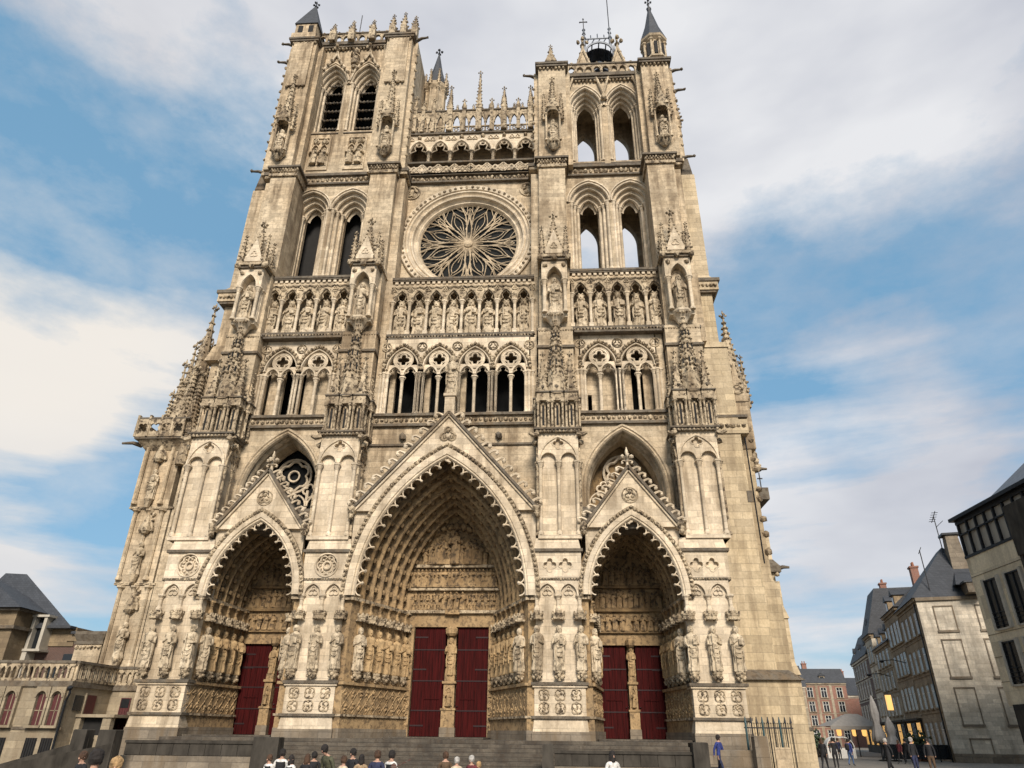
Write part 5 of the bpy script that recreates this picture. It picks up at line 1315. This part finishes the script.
# ---------------- generic street house: local x along the front, front at y=0 facing -y
def house(name,label,px,py,rz,L,D,ze,zr,mats,cols,rows,roof='ridge',wsize=(.55,.9),dorm=0,chim=0,shop=None,sill=True,end_blank=False,group=None,trim='palewall',strips=None):
    o=empty(name,label,'house',(px,py,0),group); o.rotation_euler=(0,0,rz)
    b=MB(); b.box(0,L,0,D,-.3,ze,0); b.box(-.12,L+.12,-.22,D+.1,ze-.28,ze,1); b.box(-.05,L+.05,-.08,D,ze-.55,ze-.42,1)
    for z in rows[1:]: b.box(0,L,-.07,.1,z-wsize[1]-.42,z-wsize[1]-.3,1)
    if strips:
        for x in strips: b.box(x-.28,x+.28,-.06,.1,0,ze-.3,1)
    b.build('wall',SL(mats[0],trim),o)
    r=MB(); e=.35
    if roof=='ridge': r.add([(-e,-e,ze),(L+e,-e,ze),(L+e,D+e,ze),(-e,D+e,ze),(-e,D/2,zr),(L+e,D/2,zr)],[(0,1,5,4),(2,3,4,5),(1,2,5),(3,0,4),(0,3,2,1)])
    elif roof=='hip': r.add([(-e,-e,ze),(L+e,-e,ze),(L+e,D+e,ze),(-e,D+e,ze),(min(D/2,L*.3),D/2,zr),(L-min(D/2,L*.42),D/2,zr)],[(0,1,5,4),(2,3,4,5),(1,2,5),(3,0,4),(0,3,2,1)])
    else: r.add([(-e,-e,ze),(L+e,-e,ze),(L+e,D+e,ze),(-e,D+e,ze),(0,1.6,zr),(L,1.6,zr),(L,D,zr),(0,D,zr)],[(0,1,5,4),(1,2,6,5),(2,3,7,6),(3,0,4,7),(4,5,6,7)])
    ro=r.build('roof',SL('slate'),o)
    for i in range(chim):
        c=MB(); x=L*(.25+.55*i/max(1,chim)); c.box(x-.5,x+.5,D*.45-.4,D*.45+.4,ze,zr+1.3,0); c.box(x-.6,x+.6,D*.45-.5,D*.45+.5,zr+1.2,zr+1.4,0)
        for q in (-.25,.25): c.lathe(x+q,D*.45,[(.14,zr+1.4),(.11,zr+1.9)],8,1)
        c.build('chimney',SL('brick','tile'),ro)
    for i in range(dorm):
        x=L*(i+.5)/dorm; d=MB(); d.box(x-.6,x+.6,.3,2.5,ze,ze+1.5,0); d.box(x-.4,x+.4,.26,.32,ze+.25,ze+1.3,1); d.prism([(x-.8,ze+1.5),(x+.8,ze+1.5),(x,ze+2.2)],.1,2.8,2); d.build('dormer',SL(trim,'pane','slate'),ro)
    for j,z in enumerate(rows):
        for x in cols:
            w=MB(); a,h=wsize
            w.box(x-a-.14,x+a+.14,-.05,.08,z+h,z+h+.16,0); w.box(x-a-.14,x-a,-.04,.08,z-h,z+h,0); w.box(x+a,x+a+.14,-.04,.08,z-h,z+h,0); w.box(x-a-.22,x+a+.22,-.18,.08,z-h-.14,z-h,0)
            w.box(x-.035,x+.035,-.035,.0,z-h,z+h,2); w.box(x-a,x+a,-.035,0,z+h*.35,z+h*.35+.06,2); w.box(x-a,x-a+.06,-.035,0,z-h,z+h,2); w.box(x+a-.06,x+a,-.035,0,z-h,z+h,2)
            f=w.build('window',SL(trim,'iron','white'),o)
            g=MB(); g.box(x-a,x+a,-.015,.01,z-h,z+h); g.build('pane',SL('pane'),f)
    if shop:
        s=MB(); s.box(.2,L-.2,-.12,.0,.0,3.7,0); s.box(.1,L-.1,-.5,0,3.5,3.7,0); s.build('shopfront',SL(shop),o)
        n=max(2,int(L/2.4))
        for i in range(n):
            x=.4+(L-.8)*(i+.5)/n; g=MB(); g.box(x-.8,x+.8,-.16,-.1,1.0,3.3); [g.box(x-.82+q*.5,x-.74+q*.5,-.19,-.16,1.0,3.3,1) for q in range(4)]; g.box(x-.82,x+.82,-.19,-.16,2.5,2.58,1); g.build('shop_window',SL('lit' if i%2==0 else 'pane','iron'),o)
    return o
a=math.atan2(-33,-8.3); dx,dy=math.cos(a),math.sin(a)
A0=(41.9,27.3)
def along(u): return (A0[0]-dx*u,A0[1]-dy*u)
# nearest: stone house with blind gable end
h=house('stone_house','stone corner house with a blank pale gable of walled-up windows and slate hip roof',*along(9.5),a,9.5,9,13.9,19.5,('render',),[1.3,3.4,5.6,7.8],[2.2,5.4,8.6,11.8],'hip',(.52,1.0),0,0,None,trim='render')
g=MB()
g.rot(9.5,0,0,PI/2)
g.box(-.02,9.2,-.14,.05,-.3,13.6,0); g.box(-.1,9.3,-.35,.05,13.6,13.9,1)
for x,z0,z1 in ((2.1,10.9,13.0),(2.1,6.9,10.0),(2.1,3.0,5.9),(2.3,.6,1.8),(5.6,10.9,13.0),(5.6,6.9,10.0),(5.6,3.0,5.9)):
    g.box(x-.75,x+.75,-.17,-.1,z0,z1,2); g.box(x-.9,x+.9,-.26,-.1,z0-.2,z0,1); g.box(x-.85,x-.75,-.21,-.1,z0,z1,1); g.box(x+.75,x+.85,-.21,-.1,z0,z1,1); g.box(x-.85,x+.85,-.23,-.1,z1,z1+.12,1)
g.box(-.05,9.2,-.24,0,-.3,.7,1); g.build('gable_wall',SL('palewall','base','palewall'),h)
g=MB(); g.box(9.1,11.2,4.2,5.6,14.0,14.9,0); g.box(9.2,11.3,4.0,5.8,14.9,15.05,1); g.add([(9.0,3.6,15.0),(9.0,6.2,15.0),(6.2,4.9,17.6),(10.2,3.6,14.9),(10.2,6.2,14.9)],[(0,1,2),(3,0,2),(1,4,2),(3,2,4)],1); g.build('dormer',SL('ledge','slate'),h)
g=MB(); g.frust(6.0,7.6,4.4,5.9,16.5,6.2,7.3,4.6,5.7,20.3,0); g.box(5.9,7.5,4.3,6.0,20.3,20.5,1); g.build('chimney',SL('base','iron'),h)
g=MB(); X,Y=6.0,4.4
g.tube([(X,Y,18),(X,Y,22.6)],.05,5); g.tube([(X-1.2,Y,22.3),(X+1.0,Y,22.9)],.04,4); 
for i in range(5): g.tube([(X-1.0+i*.42,Y-.3,22.35+i*.12),(X-1.0+i*.42,Y+.3,22.35+i*.12)],.03,4)
g.tube([(X,Y,21.5),(X+1.6,Y+.3,21.7)],.035,4); g.build('antenna',SL('iron'),h); g=MB(); g.tube([(9.3,1.5,14.5),(9.3,1.5,18.5)],.05,5); g.tube([(8.6,1.5,18.3),(10.1,1.5,18.6)],.035,4); g.build('antenna',SL('iron'),h)
g=MB(); g.tube([(9.2,-.18,13.4),(9.2,-.18,0)],.07,6); g.build('drainpipe',SL('iron'),h)
house('row_house','narrow brown stone street house with a tall eaves line, next beyond the blank gable',*along(18),a,8.3,9,14.6,18.6,('render',),[1.4,3.6,5.6,7.3],[5.6,9.0,12.2],'ridge',(.62,1.1),2,1,'granite',trim='render')
house('row_house','low brown stone street house with gabled dormers, third in the row from the blank gable',*along(29),a,10.8,9,12.0,16.4,('buildstone',),[1.4,3.8,6.2,8.8],[5.2,8.0,10.6],'ridge',(.6,.95),3,2,'granite',trim='render')
house('row_house','slim pale street house with a steep gable, fourth from the blank gable',*along(35),a,5.8,8,14.2,20.0,('palewall',),[1.4,3.9],[5.4,8.6,11.8],'mansard',(.55,1.0),1,1,'granite',trim='render')
house('row_house','dark far end house of the street row with a pale bay window',*along(52),a,16.8,9,12.2,16.2,('darkbrick',),[1.5,4,6.5,9,11.5,14],[5,8,10.6],'mansard',(.6,1.0),3,2,'granite')
house('brick_house','red brick town house with pale window bands and slate mansard closing the street',63,130,-.06,9.6,10,12.9,16.0,('brick',),[1.6,4.6,8],[2.3,5.2,8,10.9],'mansard',(.62,1.0),1,1,None,trim='buildstone',strips=[.3,3.1,6.2])
house('orange_house','plain orange brick gabled house right of the banded brick town house',72.8,131,-.06,6,12,10.4,14.5,('brick',),[],[2.3],'ridge',(.5,.8),0,1)
o=house('bay_house','dark brick house with a white oriel window at the street bend',72.5,112,-.9,9,10,14.6,18.2,('darkbrick',),[1.5,4,7],[5,8.4,11.6],'mansard',(.55,1.1),2,1,'granite')
g=MB(); g.box(2.6,5.4,-1.0,0,6.6,11.9,0); g.box(2.9,5.1,-1.05,-.99,7,9,1); g.box(2.9,5.1,-1.05,-.99,9.6,11.5,1); g.build('oriel',SL('white','pane'),o)
house('background_house','grey roofed house glimpsed behind the cathedral flank',52,128,0,11,9,12.0,16.5,('buildstone',),[2,5,8],[3,6,9],'mansard',(.6,1),2,2)
# ---------------- modern building on the right (its long side faces the street)
B=empty('modern_building','pale stone building with glazed attic, dark metal bay and black shopfront at right edge','building',(38.4,11.2,0))
b=MB(); b.box(38.4,56,-24,11.2,3.9,14.0,0); b.box(38.7,56,-24,11.0,-.3,3.9,1)
for z in (5.4,7.0,8.5,12.6): b.box(38.37,38.5,-24,11.22,z,z+.02,1)
part(B,'wall',b,('office','granite'))
b=MB(); b.box(38.35,56,-24,11.25,14.0,14.2,0); b.box(38.35,56,-24,11.25,16.6,16.9,0)
for i in range(30): y=11.1-i*1.17; b.box(38.36,38.56,y-.07,y+.07,14.2,16.6,0)
b.box(38.36,38.5,-24,11.2,15.75,15.85,0)
for x in (39.8,41.2,42.6,44): b.box(x-.07,x+.07,11.05,11.24,14.2,16.6,0)
part(B,'attic_frame',b,('iron',))
b=MB(); b.box(38.55,55.5,-23.8,11.05,14.1,16.65); part(B,'attic_glazing',b,('buildpane',))
b=MB(); b.box(38.05,57,-25,11.5,16.9,17.15,0); b.add([(38.3,-24,17.15),(38.3,6.5,17.15),(56,6.5,17.15),(56,-24,17.15),(47,-24,25.5),(47,0,25.5)],[(0,1,5,4),(1,2,5),(2,3,4,5)],1); part(B,'roof',b,('iron','lead'))
for y1 in (9.75,7.1,1.4,-1.3):
    for z0,z1 in ((8.8,12.1),(5.2,7.9)):
        w=MB(); w.box(38.3,38.42,y1-1.75,y1+.1,z0-.15,z0-.03,0); w.box(38.3,38.45,y1-.09,y1,z0,z1,1); w.box(38.3,38.45,y1-1.6,y1-1.5,z0,z1,1); w.box(38.32,38.45,y1-.8,y1-.72,z0,z1,1); w.box(38.3,38.45,y1-1.6,y1,z1-.1,z1,1); w.box(38.22,38.45,y1-1.85,y1-1.6,z0-.1,z1+.1,0); w.box(38.22,38.45,y1,y1+.2,z0-.1,z1+.1,0)
        for k in range(4): w.box(38.26,38.29,y1-1.6,y1,z0+.15+k*.28,z0+.18+k*.28,1)
        f=part(B,'window',w,('concrete','iron')); 
        g=MB(); g.box(38.39,38.41,y1-1.58,y1-.02,z0,z1); q=g.build('pane',SL('pane'),f)
b=MB(); b.box(37.6,38.6,-2.2,4.0,12.6,15.9,0); b.box(37.7,38.6,3.7,4.0,7.6,12.6,0); b.box(37.7,38.6,-2.2,3.7,7.6,7.9,0); b.box(37.9,38.36,-2.1,3.7,7.9,12.6,1); part(B,'metal_bay',b,('granite','pane'))
b=MB(); b.box(38.2,38.75,-10,10.4,-.2,3.95,0); b.box(38.15,38.3,9.3,10.2,-.2,3.6,1); b.box(38.1,38.22,4.2,8.6,.6,3.2,2); part(B,'shopfront',b,('dark','granite','pane'))
# ---------------- café terrace
P=empty('cafe_pavilion','pale canvas café pavilion with a pitched awning and lamps before the brown street houses','pavilion',(40.5,46,0))
b=MB(); b.add([(-2.8,-1.6,3.0),(2.8,-1.6,3.0),(2.8,3,3.0),(-2.8,3,3.0),(0,.8,4.3),(1.4,.8,4.3)],[(0,1,5,4),(1,2,5),(2,3,4,5),(3,0,4),(0,3,2,1)]); b.box(-2.8,2.8,-1.63,-1.58,2.65,3.02); b.build('awning',SL('canvas'),P)
for x in (-2.6,0,2.6): b=MB(); b.tube([(x,-1.4,0),(x,-1.4,3)],.06,6); b.build('post',SL('iron'),P)
for x in (-1.2,.5,1.6): b=MB(); b.lathe(x,.5,[(.05,2.9),(.28,2.6),(.25,2.1),(.1,2.0)],8); b.build('lamp',SL('lit'),P)
def parasol(x,y,h,r,label):
    o=empty('closed_parasol',label,'parasol',(x,y,0),'folded café parasols')
    b=MB(); b.tube([(0,0,0),(0,0,h)],.05,6); b.build('pole',SL('iron'),o)
    b=MB(); n=18; V=[];R=[(.06,h),(r*.45,h*.86),(r*.62,h*.72),(r*.5,h*.6),(r*.45,h*.56),(r*.9,h*.4),(r,h*.3),(r*.55,h*.27)]
    for q,z in R:
        for i in range(n): a=2*PI*i/n; k=q*(1+.22*math.cos(6*a+z)); V.append((k*math.cos(a),k*math.sin(a),z+.12*math.cos(6*a)*(q>r*.5)))
    b.add(V,[(j*n+i,j*n+(i+1)%n,(j+1)*n+(i+1)%n,(j+1)*n+i) for j in range(len(R)-1) for i in range(n)]); b.build('canopy',SL('greycanvas'),o,smooth=True)
    b=MB(); b.lathe(0,0,[(.45,0),(.45,.08),(.1,.12)],12); b.build('base',SL('granite'),o)
parasol(36.7,29.5,5.4,.55,'tall folded grey café parasol left of the lit lantern sign'); parasol(37.6,29.0,3.6,.62,'shorter folded grey café parasol, lower and right of the tall one')
b=MB(); 
for i in range(7): x=36+i*1.0; b.box(x-.04,x+.04,-.04,.04,0,1.35,0)
b.box(36,42,-.03,.03,1.28,1.36,0); b.box(36,42,-.03,.03,.2,.26,0); b.box(36,42,-.012,.012,.26,1.28,1)
tag(at(b.build('terrace_screen',SL('iron','pane')),0,28.0,0),'waist-high glazed windscreen around the café terrace','screen')
b=MB(); b.box(-.22,.22,-.16,.16,0,1.3,0); b.box(-.05,.05,-.05,.05,1.3,1.7,1); tag(at(b.build('lantern_sign',SL('lit','iron')),38.7,30.5,4.2),'glowing amber hanging lantern sign above the café terrace','lantern')
b=MB(); b.frust(-.3,.3,-.3,.3,0,-.4,.4,-.4,.4,.7,1)
for i in range(90): b.lump(random.gauss(0,.4),random.gauss(0,.4),1.3+random.gauss(0,.45),.14,0)
tag(at(b.build('potted_shrub',SL('plant','tile')),40.0,29.2,0),'dark leafy shrub in a clay tub at the lit café entrance','plant')
b=MB()
for i in range(90): b.lump(random.gauss(0,.5),random.gauss(0,.4),1.2+random.gauss(0,.5),.15,0)
b.box(-.7,.7,-.35,.35,0,.7,1); tag(at(b.build('potted_shrub',SL('plant','granite')),34.5,40,0),'dark bush in a black planter at the left end of the café pavilion','plant')
b=MB(); b.asweep(0,1.3,.9,.9,[(.08,-.5),(.08,.5),(0,.5),(0,-.5)],8,.0,0,True); b.box(-1.3,1.3,-.45,.45,.0,.9,1); tag(at(b.build('menu_stand',SL('white','white')),35.6,37,0),'small white round-topped counter under the café awning','counter')
for (u,z,n) in ((10.5,9.0,'iron bracket street lamp on the brown house beside the near drainpipe'),(21,8.4,'iron bracket street lamp farther along the brown street row')):
    x,y=along(u); b=MB(); b.tube([(0,0,0),(-1.2,.1,.3),(-2.2,.2,.25)],.045,5); b.lathe(-2.4,.2,[(.1,.3),(.25,.2),(.2,.05),(.05,0)],8); tag(at(b.build('wall_lamp',SL('iron')),x-.1,y,z),n,'lamp')
# ---------------- people
def skinmesh(joints,edges,rad,name):
    me=bpy.data.meshes.new(name); me.from_pydata(joints,edges,[])
    o=bpy.data.objects.new(name,me); COL.objects.link(o)
    md=o.modifiers.new('s','SKIN'); md.use_smooth_shade=True
    for v,r in zip(me.skin_vertices[0].data,rad): v.radius=(r[0],r[1]) if isinstance(r,tuple) else (r,r)
    me.skin_vertices[0].data[0].use_root=True
    o.modifiers.new('u','SUBSURF').levels=1
    bpy.context.view_layer.update()
    ev=o.evaluated_get(bpy.context.evaluated_depsgraph_get())
    m=bpy.data.meshes.new_from_object(ev); bpy.data.objects.remove(o)
    return m
def person_mesh(stride=.0,armf=(.0,.0),bent=(.0,.0),lean=0.0,coat=False):
    J=[];E=[];Rd=[]
    def j(p,r,par=None):
        J.append(p);Rd.append(r)
        if par is not None: E.append((par,len(J)-1))
        return len(J)-1
    def ly(z): return -lean*max(0,z-.95)
    pel=j((0,0,.95),(.165,.12)); w=j((0,ly(1.12),1.12),(.145,.105),pel); ch=j((0,ly(1.3),1.3),(.175,.12),w); sh=j((0,ly(1.43),1.43),(.13,.095),ch); nk=j((0,ly(1.5)-.01,1.5),(.052,.055),sh); hd=j((0,ly(1.58)-.03,1.58),(.07,.085),nk); h2=j((0,ly(1.66)-.03,1.66),(.078,.095),hd); j((0,ly(1.72)-.02,1.725),(.05,.06),h2)
    for s,st in ((-1,stride),(1,-stride)):
        hip=j((s*.095,-.02*st,.86),(.1,.105) if not coat else (.13,.12),pel); kn=j((s*.1,-.22*st-.03,.48),(.062,.068) if not coat else (.115,.11),hip); an=j((s*.1,-.5*st+(.1 if st<0 else 0),.09+(.06 if st<0 else 0)),(.042,.045),kn); j((s*.11,-.5*st-.15+(.1 if st<0 else 0),.04+(.03 if st<0 else 0)),(.045,.035),an)
    for s,af,bt in ((-1,armf[0],bent[0]),(1,armf[1],bent[1])):
        s0=j((s*.185,ly(1.4),1.4),(.07,.07),sh); el=j((s*.25,ly(1.2)-.2*af+.03,1.14),(.052,.052),s0)
        wr=j((s*(.25-.12*bt),ly(1.1)-.35*af-.25*bt,.92+.22*bt),(.038,.036),el); j((s*(.24-.16*bt),ly(1.1)-.38*af-.32*bt,.84+.28*bt),(.038,.024),wr)
    return J,E,Rd
POSES=[dict(stride=.0,armf=(.1,.15)),dict(stride=.55,armf=(-.4,.4)),dict(stride=-.5,armf=(.4,-.3),coat=True),dict(bent=(1,1),armf=(.1,.1)),dict(stride=.2,bent=(0,1)),dict(lean=.55,armf=(.3,.3),bent=(.4,.2))]
PM=[skinmesh(*person_mesh(**p),'person') for p in POSES]
def cloth(n,c): 
    if n not in M: M[n]=plain(n,c,.85,var=.45,scale=9,bump=.9)
    return M[n]
skin=cloth('skin',(.45,.27,.19)); 
hm=MB(); hm.lathe(0,0,[(.08,-.09),(.098,-.06),(.104,-.02),(.107,.02),(.1,.055),(.085,.085),(.06,.108),(.015,.125)],14,0,0,.95,1.08); hm.v[0]=hm.v[0]*(1+.16*(RNG.rand(len(hm.v[0]),1)-.4)); HAIR=hm.build('hair',SL('dark')).data
hl=MB(); hl.lathe(0,.01,[(.08,-.25),(.115,-.15),(.105,0),(.098,.05),(.07,.1),(.015,.125)],12,0,0,.95,1.05); hl.v[0]=hl.v[0]*(1+.14*(RNG.rand(len(hl.v[0]),1)-.4)); HAIRL=hl.build('hair',SL('dark')).data
bb=MB(); bb.lathe(0,0,[(.13,.0),(.17,.05),(.17,.32),(.12,.4)],10,0,0,1,.7); BAG=bb.build('bag',SL('dark'),smooth=True).data
for o in [x for x in COL.objects if x.name.split('.')[0] in('hair','bag')]: bpy.data.objects.remove(o)
TOPS={'black':(.012,.012,.014),'navy':(.02,.025,.06),'blue':(.022,.035,.16),'white':(.62,.6,.56),'cream':(.5,.42,.3),'maroon':(.11,.02,.025),'grey':(.15,.15,.15),'brown':(.09,.055,.03),'olive':(.07,.07,.04),'jeans':(.05,.09,.18),'tan':(.3,.21,.12)}
HC={'dark':(.015,.011,.009),'grey':(.35,.33,.3),'blond':(.35,.22,.1),'brown':(.06,.03,.015)}
def person(x,y,top,leg,hair,pose,rz,label,scale=1,long=False,z=None,bag=None,vest=None,group=None):
    src=PM[pose]; me=src.copy(); me.materials.clear()
    for m in (skin,cloth('cloth_'+top,TOPS[top]),cloth('cloth_'+leg,TOPS[leg]),cloth('cloth_black',TOPS['black']),cloth('cloth_'+(vest or 'black'),TOPS[vest or 'black'])): me.materials.append(m)
    coat=POSES[pose].get('coat')
    idx=[]
    for p in me.polygons:
        c=p.center; side=abs(c.x)
        if c.z>1.475 : k=0
        elif c.z<.12: k=3
        elif side>(.26 if coat else .17) and .7<c.z<.90 or (c.z<.9 and c.y<-.28 and side>.07 and POSES[pose].get('stride',0)==0): k=0
        elif c.z<(.42 if coat else .9): k=2
        elif vest and side<.16 and .95<c.z<1.42: k=4
        else: k=1
        idx.append(k)
    me.polygons.foreach_set('material_index',idx); me.polygons.foreach_set('use_smooth',[True]*len(idx))
    o=bpy.data.objects.new('person',me); COL.objects.link(o)
    o.location=(x,y,gz(x,y) if z is None else z); o.rotation_euler=(0,0,rz); o.scale=(scale,)*3
    h=bpy.data.objects.new('hair',(HAIRL if long else HAIR).copy()); COL.objects.link(h); h.parent=o
    h.data.materials.clear(); h.data.materials.append(cloth('hair_'+hair,HC[hair])); h.location=(0,-POSES[pose].get('lean',0)*.7-.012,1.665)
    f=MB(); ly=-POSES[pose].get('lean',0)*.68
    f.lathe(0,0,[(.012,1.585),(.02,1.60),(.014,1.63),(.006,1.655)],6,0)   # nose
    for s in (-1,1): f.lump(s*.033,.018,1.65,.011,1); f.lump(s*.082,.1,1.63,.02,0)
    f.tube([(-.025,.02,1.56),(0,.012,1.558),(.025,.02,1.56)],.007,4,False,2)
    fo=f.build('face',[skin,M['dark'],cloth('lips',(.3,.1,.08))],o); fo.location=(0,ly-.118,0)
    if bag:
        q=bpy.data.objects.new('bag',BAG.copy()); COL.objects.link(q); q.data.materials.clear(); q.data.materials.append(cloth('cloth_'+bag,TOPS[bag])); q.location=(0,.19,1.02); q.parent=o
    return tag(o,label,'person',group)
# right-hand plaza
person(27.5,20.8,'black','black','dark',1,.5,'distant figure in black walking with a shoulder bag towards the red brick house',bag='black')
person(23.9,7.2,'black','black','brown',1,2.6,'person in a black coat and scarf walking in front of the café pavilion',long=True)
person(25.8,10.6,'black','black','dark',0,3.0,'person all in black standing beside the one in the scarf coat',1.03)
person(28.5,15.2,'blue','jeans','dark',4,2.2,'person in a blue jacket and light jeans before the café counter',bag='black')
person(26.8,4.6,'black','black','grey',2,-1.2,'person in a long black coat striding past the folded parasols',1.02)
person(27.3,2.4,'black','navy','grey',0,.4,'grey-haired person in a dark coat before the blank gable wall',1.06)
person(28.4,2.8,'black','brown','dark',0,-.5,'dark-haired person in a dark jacket nearest the modern building',1.04)
person(20.9,3.9,'black','black','dark',4,2.9,'person in black standing at the right end of the iron fence',1.03)
person(21.4,5.6,'navy','black','brown',0,2.5,'partly hidden person in navy behind the one at the fence end',.98)
person(15.3,-3.0,'blue','navy','dark',1,.8,'man in a bright blue jacket walking below the right outer buttress',1.06)
person(24.2,14.0,'black','black','dark',1,2.2,'distant dark figure walking just past the cathedral corner',1.0)
person(33.4,31,'navy','black','brown',0,.3,'small figure in navy standing beside the bush planter',1.0)
person(36.4,36.2,'black','jeans','dark',4,2.8,'small figure in black top and jeans under the café awning',1.0)
person(34.6,21,'maroon','black','brown',1,-1.0,'small figure in a maroon coat crossing before the folded parasols',.97,True)
person(35.4,21.6,'black','black','dark',1,-1.0,'small black-coated figure right behind the maroon coat',1.02)
# people along the foot of the steps (pixels measured, placed about 24 m off)
row=[(3.4,-1.0,'x')]
crowd=[(270.5,755,'white','black','brown',3,'musician in white shirt leaning in at the left end of the crowd',False,'black',24),
(283,749.5,'white','black','dark',0,'man in a black waistcoat and white shirt seen from behind',False,'black',24),
(292,755.5,'white','black','dark',0,'girl in white shirt and dark waistcoat right beside the waistcoated man',True,'black',23.5),
(308,754.5,'black','black','brown',0,'brown-haired person in black beside the dark-haired one',True,None,23.5),
(315,752,'black','black','dark',0,'dark-haired person in a black top, second figure of the black-clad pair',False,None,24.5),
(331,749,'olive','black','dark',5,'person in an olive jacket bending forward under a cap',False,None,24),
(344,756.5,'cream','brown','brown',0,'child-height person half hidden beside the bending one',False,None,23),
(354,749,'black','black','dark',0,'tall person in a black coat with dark hair tied up',False,None,24.5),
(362,755,'tan','black','dark',0,'long-haired person in a tan jacket beside the tall black coat',True,None,24),
(378,751,'navy','black','brown',3,'balding man in a navy jumper seen from behind',False,None,23),
(392,751,'white','black','dark',3,'musician in a black waistcoat holding a small stringed instrument',False,'black',23.5),
(446,752,'brown','black','brown',0,'person in a dark brown jacket, left of the white-haired one',False,None,25),
(457,757.5,'cream','grey','grey',0,'white-haired person in a pale top in the middle of the steps',False,None,25),
(472,756,'maroon','black','grey',4,'grey-haired person in a maroon top right of the white-haired one',False,None,25),
(479,762,'cream','grey','blond',0,'fair-haired person in pale clothes crouching lowest beside the maroon top',False,None,25),
(612,751.5,'white','navy','dark',0,'dark-haired woman in a cream jacket in front of the right porch wall',True,None,24),
(98,750.5,'black','navy','dark',0,'dark curly-haired person in black with the largest head, closest to the camera',False,None,10.5),
(85,752,'black','black','brown',3,'person in black raising a phone just left of the largest dark head',False,None,18),
(118,758,'brown','tan','blond',0,'short fair-haired person right of the largest dark head',False,None,11)]
def unproj(px,py,D):
    d=FWD+R2*((px-512)/FPX)-U2*((py-384)/FPX); t=D/d[1]
    return CAMP+d*t
for px,py,top,leg,hair,pose,label,lg,vest,D in crowd:
    P=unproj(px,py,D); hz=P[2]; hgt=1.76 if pose!=5 else 1.66
    x,y=P[0],P[1]; g=gz(x,y); s=(hz-g)/hgt
    s=max(.72,min(1.08,s))
    if pose==5: y+=.35
    person(x,y,top,leg,hair,pose,random.choice([2.6,3.4,3.0,.4,-.5]) if label.find('behind')<0 else 3.14,label,s,lg,hz-hgt*s,None,vest)
P=unproj(396,762,23.4)
b=MB(); b.tube([(-.15,0,0),(.3,-.06,.2)],.015,5); b.lathe(-.2,-.02,[(.03,-.1),(.09,-.07),(.1,0),(.06,.07),(.03,.1)],10,0,0,1,.4)
tag(at(b.build('string_instrument',SL('darkbrick')),P[0]+.2,P[1]-.25,P[2]-.12),'small stringed instrument held by the musician in a black waistcoat','instrument')
